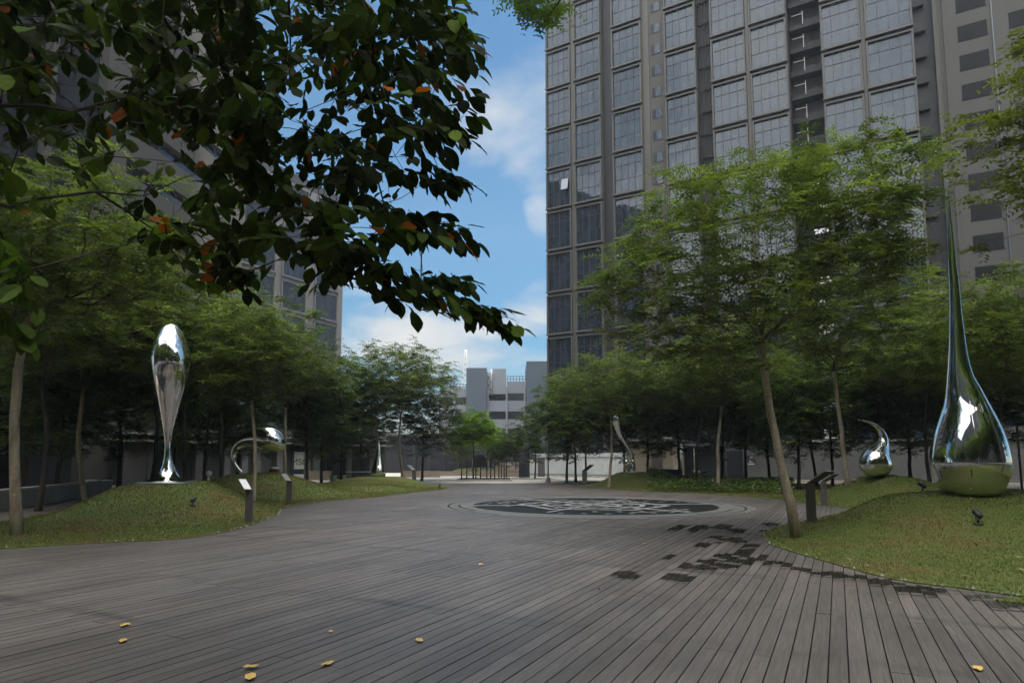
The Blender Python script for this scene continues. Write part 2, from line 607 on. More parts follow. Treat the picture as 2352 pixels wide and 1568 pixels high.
def quads_mesh(name, V, mats, tint=None, nper=4, smooth=False):
    """V: (N, nper, 3) faces"""
    N = len(V)
    me = bpy.data.meshes.new(name)
    me.vertices.add(N * nper)
    me.vertices.foreach_set('co', np.ascontiguousarray(V, dtype=np.float32).ravel())
    me.loops.add(N * nper)
    me.loops.foreach_set('vertex_index', np.arange(N * nper, dtype=np.int32))
    me.polygons.add(N)
    me.polygons.foreach_set('loop_start', np.arange(0, N * nper, nper, dtype=np.int32))
    me.polygons.foreach_set('loop_total', np.full(N, nper, dtype=np.int32))
    if smooth:
        me.polygons.foreach_set('use_smooth', np.ones(N, bool))
    me.materials.append(mats)
    if tint is not None:
        a = me.attributes.new('tint', 'FLOAT', 'FACE')
        a.data.foreach_set('value', np.asarray(tint, dtype=np.float32))
    me.update(calc_edges=True)
    return me


def grass_blades(poly, mounds, n, near):
    A = np.array(poly)
    lo, hi = A.min(0), A.max(0)
    pts = []
    tot = 0
    while tot < n:
        P = np.stack([RNG.uniform(lo[0], hi[0], n), RNG.uniform(lo[1], min(hi[1], 40), n)], 1)
        r = np.hypot(P[:, 0], P[:, 1])
        P = P[(RNG.uniform(0, 1, n) < (near / np.maximum(r, near)) ** 1.5) & (np.abs(P[:, 0] / np.maximum(P[:, 1], 0.1)) < 1.05)]
        P = P[inside(P, poly)]
        pts.append(P)
        tot += len(P)
    P = np.concatenate(pts)[:n]
    z = lawn_z(P, poly, mounds)
    r = np.hypot(P[:, 0], P[:, 1])
    sc = np.clip(r / 14.0, 0.75, 2.2)
    a = RNG.uniform(0, 2 * PI, n)
    h = RNG.uniform(0.022, 0.055, n) * (0.7 + 0.3 * sc)
    w = 0.006 * sc
    lean = RNG.uniform(0.0, 0.045, n)
    la = RNG.uniform(0, 2 * PI, n)
    b = np.stack([P[:, 0], P[:, 1], z - 0.004], 1)
    dx = np.stack([np.cos(a) * w, np.sin(a) * w, np.zeros(n)], 1)
    tip = b + np.stack([np.cos(la) * lean, np.sin(la) * lean, h], 1)
    V = np.stack([b - dx, b + dx, tip], 1)
    return V, RNG.uniform(0, 1, n)


vs_, ts_ = [], []
for poly, mo, n, near in ((LAWN_L, MOUNDS_L, 130000, 13.0), (LAWN_R, MOUNDS_R, 150000, 9.0)):
    v, t = grass_blades(poly, mo, n, near)
    vs_.append(v); ts_.append(t)
go = link('grass', quads_mesh('grass', np.concatenate(vs_), M['blade'], np.concatenate(ts_), 3))
tag(go, 'short patchy grass blades growing over the two mounded lawns', 'grass', kind='stuff')

# pebbles along the lawn edges
mb = MB()
for poly, i0, i1 in ((LAWN_L, 0, 9 * 6), (LAWN_R, 2, 19 * 6)):
    for i in range(i0, min(i1, len(poly) - 1)):
        a, b = Vector(poly[i]), Vector(poly[i + 1])
        L = (b - a).length
        for _ in range(max(1, int(L / 0.16))):
            if random.random() < 0.30: continue
            p = a.lerp(b, random.random())
            nrm = Vector((-(b - a).y, (b - a).x)).normalized() * random.uniform(-0.05, 0.07)
            r = random.choice((0.010, 0.014, 0.017, 0.024))
            vs = []
            for k in range(5):
                an = 2 * PI * k / 5 + random.random()
                vs.append((p.x + nrm.x + math.cos(an) * r * random.uniform(0.7, 1.3), p.y + nrm.y + math.sin(an) * r, 0.022))
            vs += [((v[0] - p.x - nrm.x) * 0.6 + p.x + nrm.x, (v[1] - p.y - nrm.y) * 0.6 + p.y + nrm.y, 0.03 + r * 0.8) for v in vs]
            mb.add(vs, [(k, (k + 1) % 5, 5 + (k + 1) % 5, 5 + k) for k in range(5)] + [(5, 6, 7, 8, 9)], 0, True)
tag(mb.build('pebbles', M['pebble']), 'white pebbles edging the lawns beside the timber deck', 'pebbles', kind='stuff')

# ------------------------------------------------------------------ ground, deck, paving
mb = MB()
mb.add([(-900, -500, -0.10), (900, -500, -0.10), (900, 1600, -0.10), (-900, 1600, -0.10)], [(0, 1, 2, 3)])
tag(mb.build('ground', M['asphalt']), kind='structure')

FAR = ground(1150, 1109).y
deck_rz = math.atan2(BD.y, BD.x)
PITCH, GAP = 0.145, 0.0115


def uv2w(u, v): return (u * BD.x - v * BD.y, u * BD.y + v * BD.x)


def w2uv(x, y): return (x * BD.x + y * BD.y, -x * BD.y + y * BD.x)


V4, board, wetv = [], [], []
BV = {}


def board_piece(j, u0, u1, v0, v1, z1):
    val = random.random()
    BV.setdefault(j, []).append((u0, u1, val, z1))
    b = [(u0, v0), (u1, v0), (u1, v1), (u0, v1)]
    top = [(p[0], p[1], z1) for p in b]
    bot = [(p[0], p[1], -0.045) for p in b]
    V4.append(top); board.append(val); wetv.append([0] * 4)
    for i in range(4):
        k = (i + 1) % 4
        V4.append([bot[i], bot[k], top[k], top[i]]); board.append(val); wetv.append([0] * 4)


j0, j1 = int(-44 / PITCH), int(42 / PITCH)
for j in range(j0, j1):
    v0, v1 = j * PITCH + GAP / 2, (j + 1) * PITCH - GAP / 2
    vm = (v0 + v1) / 2
    umax = (FAR - vm * BD.x) / BD.y
    u = -13.0 + random.choice((0, 1.9))
    while u < umax - 0.05:
        L = random.choice((1.9, 3.8, 3.8, 3.8, 5.7))
        e = min(u + L, umax)
        x, y = uv2w((u + e) / 2, vm)
        if -36 < x < 34 and y > -13 and not (y > 3 and abs(x) > 0.95 * y + 5):
            board_piece(j, u + 0.002, e - 0.003, v0, v1, random.uniform(-0.0015, 0.0015))
        u = e
# wet patches where water has run off the lawn on the right (boards soaked dark)
wets = [(535, 545, .22, 1), (735, 465, .24, 0), (880, 412, .25, 1), (950, 375, .22, 1), (945, 400, .12, 0), (1040, 345, .35, 2), (1050, 390, .30, 3), (1110, 415, .22, 1),
        (960, 475, .42, 1), (900, 500, .40, 1), (830, 515, .22, 1), (770, 565, .20, 1), (1000, 505, .15, 1), (1035, 480, .30, 2), (1090, 450, .38, 1), (1145, 470, .22, 0),
        (1225, 500, .16, 1), (1320, 522, .10, 2), (1390, 535, .12, 1), (1440, 545, .13, 1), (1510, 550, .20, 0), (1590, 565, .14, 1), (1740, 590, .16, 1), (1880, 625, .18, 1),
        (1960, 620, .10, 1), (2200, 655, .10, 1), (2280, 690, .14, 1), (760, 335, .5, 1), (850, 335, .6, 2), (960, 328, .5, 1), (1180, 318, .35, 1), (1180, 350, .2, 1), (1160, 372, .2, 0)]
for wi, (cx_, cy_, a, nb) in enumerate(wets):
    g = ground((1500 + cx_ / 1.568) / 1.27551, (1333 + cy_ / 1.568) / 1.27551)
    u, v = w2uv(g.x, g.y)
    jb = math.floor(v / PITCH)
    for j in range(jb - nb // 2 - (nb % 2 and random.random() < 0.5), jb + nb // 2 + 1 + (nb % 2)):
        v0, v1 = j * PITCH + GAP / 2 + 0.001, (j + 1) * PITCH - GAP / 2 - 0.001
        s = random.uniform(-0.10, 0.10) + (j - jb) * 0.05
        aa = a * random.uniform(0.8, 1.15) * (1 - 0.10 * abs(j - jb))
        amp = random.choice((0.62, 0.78, 0.9, 1.0))
        e0, e1 = u + s - aa * 1.9 - 0.06, u + s + aa * 1.9 + 0.06
        sl0, sl1 = random.uniform(-0.09, 0.09), random.uniform(-0.09, 0.09)
        for p0_, p1_, val, z1 in BV.get(j, []):
            a0, a1 = max(e0, p0_ + 0.002), min(e1, p1_ - 0.002)
            if a1 - a0 < 0.02: continue
            n = max(2, int((a1 - a0) / 0.07))
            def wet(x, sl):
                f = (x + sl - (e0 + e1) / 2) / ((e1 - e0) / 2)
                return max(0.002, amp * (1 - abs(f) ** 2.2)) if abs(f) < 1 else 0.002
            for q in range(n):
                x0, x1 = a0 + (a1 - a0) * q / n, a0 + (a1 - a0) * (q + 1) / n
                zw = z1 + 0.0015 + 0.0003 * wi
                V4.append([(x0, v0, zw), (x1, v0, zw), (x1, v1, zw), (x0, v1, zw)])
                board.append(val)
                wetv.append([wet(x0, sl0), wet(x1, sl0), wet(x1, sl1), wet(x0, sl1)])
V = np.array(V4, dtype=np.float32)
me = quads_mesh('deck', V, M['deck'])
wa = me.attributes.new('wet', 'FLOAT', 'POINT')
wa.data.foreach_set('value', np.array(wetv, dtype=np.float32).ravel())
at_ = me.attributes.new('board', 'FLOAT', 'FACE')
at_.data.foreach_set('value', np.array(board, dtype=np.float32))
deck = link('deck', me)
deck.rotation_euler = (0, 0, deck_rz)
tag(deck, kind='structure')
mb = MB()
mb.add([(-40, -14, -0.05), (40, -14, -0.05), (40, FAR, -0.05), (-40, FAR, -0.05)], [(0, 1, 2, 3)])
tag(mb.build('deck_bed', M['black']), kind='structure')
mb = MB()
mb.box(-40, 40, FAR + 0.02, 92, -0.3, -0.015)
tag(mb.build('paving', M['paving']), kind='structure')

# ------------------------------------------------------------------ fountain
fc = ground(1362, 1159.5)
fr = 0.5 * (ground(1640, 1160).x - ground(1085, 1160).x)
ft = empty('fountain', (fc.x, fc.y, 0), deck_rz - PI / 2, 'round flush fountain of grey and black granite inlaid with white rings and spokes', 'fountain')


def ring_mb(r0, r1, z, n=96, a0=0.0, a1=2 * PI, mi=0, mbx=None, squash=1.0):
    m = mbx or MB()
    full = abs(a1 - a0 - 2 * PI) < 1e-6
    cnt = n if full else n + 1
    vs = []
    for i in range(cnt):
        a = a0 + (a1 - a0) * i / n
        vs += [(r0 * math.cos(a), r0 * math.sin(a) * squash, z), (r1 * math.cos(a), r1 * math.sin(a) * squash, z)]
    fs = []
    for i in range(n):
        k, l = i, (i + 1) % cnt
        fs.append((2 * k, 2 * k + 1, 2 * l + 1, 2 * l))
    m.add(vs, fs, mi)
    return m


mb = MB()
n = 96
mb.add([(fr * 1.27 * math.cos(2 * PI * i / n), fr * 1.27 * math.sin(2 * PI * i / n), 0.006) for i in range(n)], [tuple(range(n))])
for k in range(48):
    pass
mb.build('stone_surround', M['stone'], ft)
mb = MB()
mb.add([(fr * math.cos(2 * PI * i / n), fr * math.sin(2 * PI * i / n), 0.010) for i in range(n)], [tuple(range(n))])
mb.build('basin_floor', M['stonedark'], ft)
# engraved curling grooves in the surround
mb = MB()
for a0 in (0.55, 2.65, 3.6, 5.75):
    ring_mb(fr * 1.10, fr * 1.118, 0.0095, 24, a0, a0 + 0.55, 0, mb)
    ring_mb(fr * 1.19, fr * 1.205, 0.0095, 24, a0 - 0.4, a0 + 0.9, 0, mb)
    c = (fr * 1.135 * math.cos(a0 + 0.58), fr * 1.135 * math.sin(a0 + 0.58))
    o = ring_mb(0.07, 0.11, 0.0095, 12, 0, 2 * PI)
    mb.add([(v[0] + c[0], v[1] + c[1], v[2]) for v in o.v], o.f)
mb.build('groove', M['stonedark'], ft)


def polyring(m, R, w, sides, z, rot=0.0, sy=1.0):
    for i in range(sides):
        a, b = rot + 2 * PI * i / sides, rot + 2 * PI * (i + 1) / sides
        p = [(R * math.cos(a), R * sy * math.sin(a), z), (R * math.cos(b), R * sy * math.sin(b), z), ((R - w) * math.cos(b), (R - w) * sy * math.sin(b), z), ((R - w) * math.cos(a), (R - w) * sy * math.sin(a), z)]
        m.add(p, [(0, 1, 2, 3)])


for R, w, sd_, ro in ((0.64, 0.058, 6, 0.33), (0.43, 0.042, 24, 0.0), (0.24, 0.04, 24, 0)):
    mb = MB()
    polyring(mb, fr * R, fr * w, sd_, 0.0142, ro)
    mb.build('inlay_ring', M['stonelight'], ft)
mb = MB()
ring_mb(fr * 0.80, fr * 0.825, 0.0142, 20, -0.9, -0.15, 0, mb)
ring_mb(fr * 0.80, fr * 0.825, 0.0142, 20, 2.2, 3.4, 0, mb)
mb.build('inlay_arc', M['stonelight'], ft)
for k, a in enumerate((0.02, 1.0, 2.12)):
    mb = MB()
    ca, sa = math.cos(a + 0.55), math.sin(a + 0.55)
    L, w = fr * (1.0 if k != 1 else 0.9), 0.125 if k != 1 else 0.07
    mb.add([(-L * ca - w * sa, -L * sa + w * ca, 0.018 + 0.003 * k), (-L * ca + w * sa, -L * sa - w * ca, 0.018 + 0.003 * k), (L * ca + w * sa, L * sa - w * ca, 0.018 + 0.003 * k), (L * ca - w * sa, L * sa + w * ca, 0.018 + 0.003 * k)], [(0, 1, 2, 3)])
    mb.build('spoke', M['stonelight'], ft)
mb = MB()
for R, cnt, off in ((0.32, 14, 0), (0.52, 20, .1), (0.73, 26, 0), (0.90, 34, 0)):
    for i in range(cnt):
        a = off + 2 * PI * i / cnt
        if R > 0.6 and math.sin(a * 3 + R * 5) < -0.25: continue
        s = 0.09
        c, d = math.cos(a), math.sin(a)
        q = [(fr * R + p, t) for p, t in ((-s, -s), (s, -s), (s, s), (-s, s))]
        mb.add([(x * c - y * d, x * d + y * c, 0.0142) for x, y in q], [(0, 1, 2, 3)])
tag(mb.build('inlay_stones', M['stonelight'], ft), kind='stuff')

# ------------------------------------------------------------------ sculptures
def catmull(pts, n):
    P = np.array(pts, float)
    P = np.vstack([2 * P[0] - P[1], P, 2 * P[-1] - P[-2]])
    out = []
    for i in range(1, len(P) - 2):
        p0, p1, p2, p3 = P[i - 1], P[i], P[i + 1], P[i + 2]
        t0 = 0.0
        t1 = t0 + max(np.linalg.norm(p1 - p0), 1e-6) ** 0.5
        t2 = t1 + max(np.linalg.norm(p2 - p1), 1e-6) ** 0.5
        t3 = t2 + max(np.linalg.norm(p3 - p2), 1e-6) ** 0.5
        for k in range(n):
            t = t1 + (t2 - t1) * k / n
            a1 = (t1 - t) / (t1 - t0) * p0 + (t - t0) / (t1 - t0) * p1
            a2 = (t2 - t) / (t2 - t1) * p1 + (t - t1) / (t2 - t1) * p2
            a3 = (t3 - t) / (t3 - t2) * p2 + (t - t2) / (t3 - t2) * p3
            b1 = (t2 - t) / (t2 - t0) * a1 + (t - t0) / (t2 - t0) * a2
            b2 = (t3 - t) / (t3 - t1) * a2 + (t - t1) / (t3 - t1) * a3
            out.append((t2 - t) / (t2 - t1) * b1 + (t - t1) / (t2 - t1) * b2)
    out.append(P[-2])
    return np.array(out)


def sweep(prof, Y, upright=False, sides=64, n=10):
    """prof: (x, y, r) in picture units at depth Y; returns mesh builder in world space and the lowest z"""
    pts = []
    for x, y, r in prof:
        p = at(x, y, Y)
        k = Y / F_D / math.sqrt(1 + ((x - CX) / F_D) ** 2)
        pts.append((p.x, p.y, p.z, max(r * k, 0.0005)))
    C = catmull(pts, n)
    C[:, 3] = np.maximum(C[:, 3], 0.0005)
    m = len(C)
    T = np.gradient(C[:, :3], axis=0)
    for _ in range(3):
        T[1:-1] = (T[:-2] + 2 * T[1:-1] + T[2:]) / 4
    vs = []
    w = Vector((0, 1, 0))
    for i in range(m):
        t = Vector((0, 0, 1)) if upright else Vector(T[i]).normalized()
        if not upright and t.length < 1e-6: t = Vector((0, 0, 1))
        ax = w.cross(t).normalized()
        bx = t.cross(ax).normalized()
        c = Vector(C[i, :3])
        for k in range(sides):
            a = 2 * PI * k / sides
            vs.append(c + (ax * math.cos(a) + bx * math.sin(a)) * C[i, 3])
    fs = []
    for i in range(m - 1):
        for k in range(sides):
            a, b = i * sides + k, i * sides + (k + 1) % sides
            fs.append((a, b, b + sides, a + sides))
    fs.append(tuple(range(sides - 1, -1, -1)))
    fs.append(tuple((m - 1) * sides + k for k in range(sides)))
    return vs, fs


def sculpture(prof, Y, label, upright=False, plate=None, mounds_z=None, drop=0.0):
    vs, fs = sweep(prof, Y, upright)
    zmin = min(v[2] for v in vs)
    lowest = [v for v in vs if v[2] < zmin + 0.05]
    cx = sum(v[0] for v in lowest) / len(lowest)
    z = zat(cx, Y)
    root = empty('mirror_sculpture', (cx, Y, z), 0, label, 'sculpture', 'mirror steel drop sculptures on the mounds')
    mb = MB()
    off = 0.012 if plate else -drop
    mb.add([(v[0] - cx, v[1] - Y, v[2] - zmin + off) for v in vs], fs, 0, True)
    mb.build('steel_body', M['chrome'], root)
    if plate:
        mb = MB()
        mb.tube([(0, 0, -0.12), (0, 0, 0.004), (0, 0, 0.012)], [plate, plate, plate - 0.008], 48)
        mb.build('base_plate', M['metal'], root)
    return root


sculpture([(392, 742, 0), (392, 744.5, 11), (392, 752, 21), (392, 765, 30), (392, 783, 39), (392, 803, 45.5), (392, 824, 48), (391, 850, 44.5), (390, 885, 36.5), (388.5, 920, 27), (387, 955, 18.5), (386, 985, 12), (385.5, 1010, 8.5), (385.5, 1030, 7.6), (385.5, 1050, 9.5), (385.5, 1068, 14.5), (385.5, 1082, 21), (385.5, 1092, 30), (385.5, 1098, 42), (385.5, 1101.5, 52), (385.5, 1104, 56), (385.5, 1105, 20)][::-1], 20,
          'tall mirror steel bulb on a slim stem and flared foot, on the left mound', True, plate=0.86)
R2 = lambda lst, ox, oy, k: [((ox + x / k) / 1.27551, (oy + y / k) / 1.27551, r / k / 1.27551) for x, y, r in lst]
sculpture(R2([(1425 + (x - 1425) * 1.1, 968 + (y - 968) * 1.1, r * 1.1) for x, y, r in [(1232, 968, 10), (1225, 955, 22), (1190, 915, 22), (1152, 858, 23), (1137, 790, 27), (1148, 722, 36), (1190, 664, 52), (1250, 626, 74), (1320, 606, 100), (1395, 598, 124), (1465, 602, 143), (1525, 620, 150), (1572, 652, 132), (1602, 688, 100), (1616, 716, 58), (1621, 730, 22), (1622, 734, 2)]], 400, 1150, 3.92), 30,
          'mirror steel tadpole arch curling over with its fat bulb in the air, behind thin tree', False, plate=0.62)
sculpture(R2([(1440, 932, 2), (1440, 931, 55), (1441, 920, 80), (1443, 898, 95), (1445, 865, 99), (1447, 820, 90), (1449, 770, 76), (1451, 715, 62), (1454, 645, 45), (1457, 560, 27), (1458, 490, 12), (1458, 440, 1)], 800, 1200, 4.704), 42,
          'small pointed mirror steel drop on the farthest left mound', True, drop=0.03)
sculpture(R2([(1150, 887, 40), (1150, 885, 108), (1155, 880, 104), (1168, 872, 80), (1185, 858, 52), (1195, 838, 34), (1199, 810, 24), (1195, 770, 18), (1180, 720, 17), (1152, 670, 19), (1118, 612, 23), (1082, 556, 28), (1048, 498, 33), (1017, 430, 39), (994, 360, 46), (979, 300, 57), (970, 250, 62), (966, 214, 46), (965, 200, 26), (965, 196, 2)], 1600, 1200, 4.704), 42,
          'leaning mirror steel bulb bowed over on a bent neck, on the mound beyond the fountain', False, plate=0.75)
sculpture(R2([(247, 1178, 2), (247, 1176, 85), (248, 1160, 120), (250, 1120, 166), (254, 1065, 193), (262, 1005, 194), (280, 940, 170), (307, 882, 130), (332, 828, 92), (347, 772, 66), (345, 722, 52), (327, 673, 42), (291, 626, 32), (235, 582, 22), (160, 547, 12), (60, 527, 1)], 2500, 1100, 3.92), 24,
          'comma shaped mirror steel drop with a curled pointed tail, right of the fountain', False, drop=0.03)
sculpture([(x / 1.27551, y / 1.27551, r / 1.27551) for x, y, r in ((2852, 1450, 2), (2852, 1449, 70), (2850, 1440, 86), (2846, 1418, 103), (2845, 1390, 115), (2842, 1357, 123), (2839, 1312, 118), (2836, 1264, 105), (2833, 1220, 87), (2829, 1176, 67), (2821, 1135, 53), (2813, 1100, 41), (2808, 1055, 32), (2804, 990, 25), (2800, 921, 19.5), (2796, 844, 16), (2790, 768, 12.5), (2785, 691, 9.5), (2780, 615, 6.5), (2776, 545, 2.5), (2775.5, 528, 0.6))], 14,
          'towering mirror steel drop with a needle tip, nearest on the right mound', True, drop=0.04)

# ------------------------------------------------------------------ signs and spotlights
def make_sign(x, yb, Y, h, dirx, label, w=0.20, rise=0.27, run=0.30, yaw=0.0, dy=0.20):
    p = at(x, yb, Y)
    z = zat(p.x, Y)
    r = empty('plaque_stand', (p.x, Y, z), yaw, label, 'sign stand', 'plaque stands beside the sculptures')
    mb = MB()
    hw = w / 2
    mb.box(-hw, hw, -0.03, 0.03, -0.1, h)
    mb.build('post', M['metaldark'], r)
    # sloping plate: low end over the post, high end off to one side
    s = dirx
    x0, x1 = -s * hw, s * (run) 
    a = [(-s * hw, -0.075, h + 0.0), (s * (run + hw), -0.005 + 0.075, h + rise), ]
    mb = MB()
    t = 0.022
    P = [(-s * hw, -0.11, h + 0.004), (s * hw, -0.11, h + 0.004), (s * (hw + run), dy, h + rise), (s * (hw + run) - s * w, dy, h + rise)] 
    if s < 0: P = [P[1], P[0], P[3], P[2]]
    up = Vector((P[1][0] - P[0][0], P[1][1] - P[0][1], P[1][2] - P[0][2])).cross(Vector((P[3][0] - P[0][0], P[3][1] - P[0][1], P[3][2] - P[0][2]))).normalized() * t
    if up.z < 0: up = -up
    vs = P + [(q[0] + up.x, q[1] + up.y, q[2] + up.z) for q in P]
    mb.add(vs, [(0, 3, 2, 1), (4, 5, 6, 7), (0, 1, 5, 4), (1, 2, 6, 5), (2, 3, 7, 6), (3, 0, 4, 7)])
    mb.build('plate', M['metaldark'], r)
    mb = MB()
    ins = 0.06
    c = sum((Vector(q) for q in vs[4:]), Vector()) / 4
    q = [c + (Vector(v) - c) * (1 - ins) + up * 0.15 for v in vs[4:]]
    mb.add(q, [(0, 1, 2, 3)])
    mb.build('plaque', M['plate'], r)
    return r


make_sign(572, 1178, 17.2, 0.86, -1, 'grey steel plaque stand with pale sloping plate, on the near left lawn edge', yaw=0.0)
make_sign(664, 1146, 24.3, 0.86, -1, 'grey steel plaque stand with pale sloping plate, in front of the tadpole arch sculpture', w=0.21)
make_sign(1864, 1196, 17.2, 1.02, 1, 'dark steel plaque stand turned away, right behind the big leaning trunk', w=0.24, rise=0.33, run=0.37, yaw=-0.1, dy=-0.42)
make_sign(1893, 1143, 24.0, 0.90, 1, 'smaller dark plaque stand just behind another one, near the comma sculpture', w=0.21, rise=0.28, run=0.36, yaw=-0.1, dy=-0.40)
make_sign(1343, 1106, 44.5, 0.95, 1, 'far plaque stand with a dark head beside the mound beyond the fountain', w=0.34, rise=0.42, run=0.55, yaw=-0.2, dy=-0.4)
make_sign(951, 1112, 47.0, 0.95, -1, 'far plaque stand at the tip of the left lawn before bright paving', w=0.30, rise=0.38, run=0.45)


def make_spot(x, Y, k, label, yaw=0.0):
    px = at(x, 1100, Y).x
    r = empty('garden_spotlight', (px, Y, zat(px, Y)), yaw, label, 'spotlight', 'black garden spotlights on the lawns')
    mb = MB()
    mb.tube([(0, 0, -0.05), (0, 0, 0.02), (0, 0, 0.035)], [0.11 * k, 0.11 * k, 0.08 * k], 14)
    mb.tube([(0, 0, 0.02), (0, 0, 0.14 * k)], 0.03 * k, 8)
    mb.build('base', M['black'], r)
    mb = MB()
    for s in (-1, 1):
        mb.tube([(0, 0, 0.12 * k), (s * 0.085 * k, 0, 0.15 * k), (s * 0.085 * k, 0, 0.27 * k)], 0.011 * k, 6)
    mb.build('yoke', M['black'], r)
    mb = MB()
    d = Vector((0.25, 0.75, 0.6)).normalized() * k
    c = Vector((0, 0, 0.26 * k))
    mb.tube([c - d * 0.13, c - d * 0.11, c - d * 0.02, c + d * 0.10, c + d * 0.12], [0.03 * k, 0.055 * k, 0.075 * k, 0.08 * k, 0.072 * k], 16)
    mb.build('lamp_head', M['black'], r)
    return r


make_spot(446, 17.9, 0.66, 'black spotlight right of the flared steel foot on the left mound')
make_spot(2240, 12.2, 0.76, 'black spotlight on grass directly in front of the towering drop', 0.4)
make_spot(2118, 16.2, 0.79, 'black spotlight between the comma sculpture and the towering drop', 0.9)
make_spot(1010, 37.5, 0.86, 'small black spotlight on grass left of the far pointed drop')

# ------------------------------------------------------------------ trees
def tree_from(trunk, trad, tips, fork_i, leaf_len, leaf_w, twl, npairs, ntw, rng, droop=0.25, expo=0.52, alpha=0.6, rmin=0.006):
    """returns (wood MB, leaf quads, tints). trunk: list of Vector from the ground up; tips: (N,3)"""
    wood = MB()
    cap = len(trunk) + len(tips) * 14
    P = np.zeros((cap, 3)); PL = np.zeros(cap); PA = np.full(cap, -1, dtype=int)
    nn = len(trunk)
    for i, p in enumerate(trunk):
        P[i] = p
        PA[i] = i - 1
    cnt = np.zeros(cap)
    fork = P[fork_i].copy()
    order = np.argsort(np.linalg.norm(tips - fork, axis=1))
    chains, ends, dirs = [], [], []
    for ti in order:
        tip = tips[ti]
        A = P[fork_i:nn]
        d = np.sqrt(((A - tip) ** 2).sum(1))
        low = np.maximum(A[:, 2] - tip[2] + 0.1, 0) * 0.6
        k = fork_i + int(np.argmin(d + alpha * PL[fork_i:nn] + low))
        s = P[k].copy()
        D = tip - s
        dist = np.linalg.norm(D)
        if dist < 0.05: continue
        pd = s - P[PA[k]]
        pd = pd / max(np.linalg.norm(pd), 1e-6)
        c1 = s + (pd * 0.45 + D / dist * 0.55) * dist * 0.38
        c2 = tip - np.array([D[0], D[1], D[2] * 0.25]) * 0.33
        m = min(13, max(2, int(dist / 0.38) + 1))
        t = (np.arange(1, m + 1) / m)[:, None]
        pts = (1 - t) ** 3 * s + 3 * (1 - t) ** 2 * t * c1 + 3 * (1 - t) * t * t * c2 + t ** 3 * tip
        pts[:-1] += rng.normal(0, 0.03, (m - 1, 3)) * min(1, dist)
        ids = np.arange(nn, nn + m)
        P[ids] = pts
        PA[ids] = np.concatenate([[k], ids[:-1]])
        seg = np.sqrt((np.diff(np.vstack([s[None], pts]), axis=0) ** 2).sum(1))
        PL[ids] = PL[k] + np.cumsum(seg)
        nn += m
        chains.append([k] + list(ids))
        ends.append(ids[-1])
        dd = pts[-1] - (pts[-2] if m > 1 else s)
        dirs.append(dd / max(np.linalg.norm(dd), 1e-6))
        i = ids[-1]
        while i >= 0:
            cnt[i] += 1
            i = PA[i]
    tot = cnt.max()
    rt = trad[-1]
    rad = np.maximum(rmin, np.minimum(rt * 0.95, rt * (cnt / tot) ** expo))
    for ch in chains:
        r0 = [min(rad[ch[1]] * 1.05, rad[ch[0]]) if ch[0] >= len(trunk) else rad[ch[1]]] + [rad[i] for i in ch[1:]]
        r0[-1] *= 0.6
        wood.tube([P[i] for i in ch], r0, 6 if max(r0) > 0.025 else 3, 0 if max(r0) > 0.055 else 1, True, False)
    wood.tube(trunk, trad, 14, 0, True, True)
    # foliage: flat feathery sprays round every tip
    tp_, dv = P[np.array(ends)], np.array(dirs)
    n = len(tp_)
    zc = tips[:, 2].mean()
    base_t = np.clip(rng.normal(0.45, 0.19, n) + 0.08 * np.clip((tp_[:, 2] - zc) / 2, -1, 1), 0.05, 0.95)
    az = np.arctan2(dv[:, 1], dv[:, 0])
    sh = (n, ntw)
    a = az[:, None] + rng.uniform(-1.9, 1.9, sh)
    e = rng.normal(0.05, 0.22, sh)
    td = np.stack([np.cos(a) * np.cos(e), np.sin(a) * np.cos(e), np.sin(e)], -1)
    L = twl * rng.uniform(0.6, 1.25, sh)
    st = tp_[:, None, :] - dv[:, None, :] * rng.uniform(0, 0.35, sh)[..., None]
    side = np.stack([-np.sin(a), np.cos(a), np.zeros(sh)], -1)
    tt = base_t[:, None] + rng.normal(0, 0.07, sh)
    f = (np.arange(npairs) + 0.6) / npairs
    pp = st[:, :, None, :] + td[:, :, None, :] * (L[:, :, None] * f)[..., None]
    pp[..., 2] -= droop * L[:, :, None] * f * f
    sgn = np.array([-1.0, 1.0])
    s4 = sh + (npairs, 2)
    ld = td[:, :, None, None, :] * 0.45 + side[:, :, None, None, :] * sgn[None, None, None, :, None] * 0.9 + np.zeros(s4 + (3,))
    ld[..., 2] += rng.normal(-0.12, 0.22, s4)
    ld /= np.linalg.norm(ld, axis=-1, keepdims=True)
    ll = leaf_len * rng.uniform(0.7, 1.2, s4) * (1.05 - 0.4 * np.abs(f - 0.45))[None, None, :, None]
    upv = np.stack([rng.normal(0, .35, s4), rng.normal(0, .35, s4), np.ones(s4)], -1)
    wd = np.cross(ld, upv)
    wd = wd / np.linalg.norm(wd, axis=-1, keepdims=True) * leaf_w * 0.5
    p0 = np.broadcast_to(pp[:, :, :, None, :], s4 + (3,))
    mid = p0 + ld * (ll * 0.48)[..., None]
    Q = np.stack([p0, mid - wd, p0 + ld * ll[..., None], mid + wd], -2).reshape(-1, 4, 3)
    T = (tt[:, :, None, None] + rng.normal(0, 0.07, s4)).reshape(-1)
    return wood, Q, np.clip(T, 0, 1)


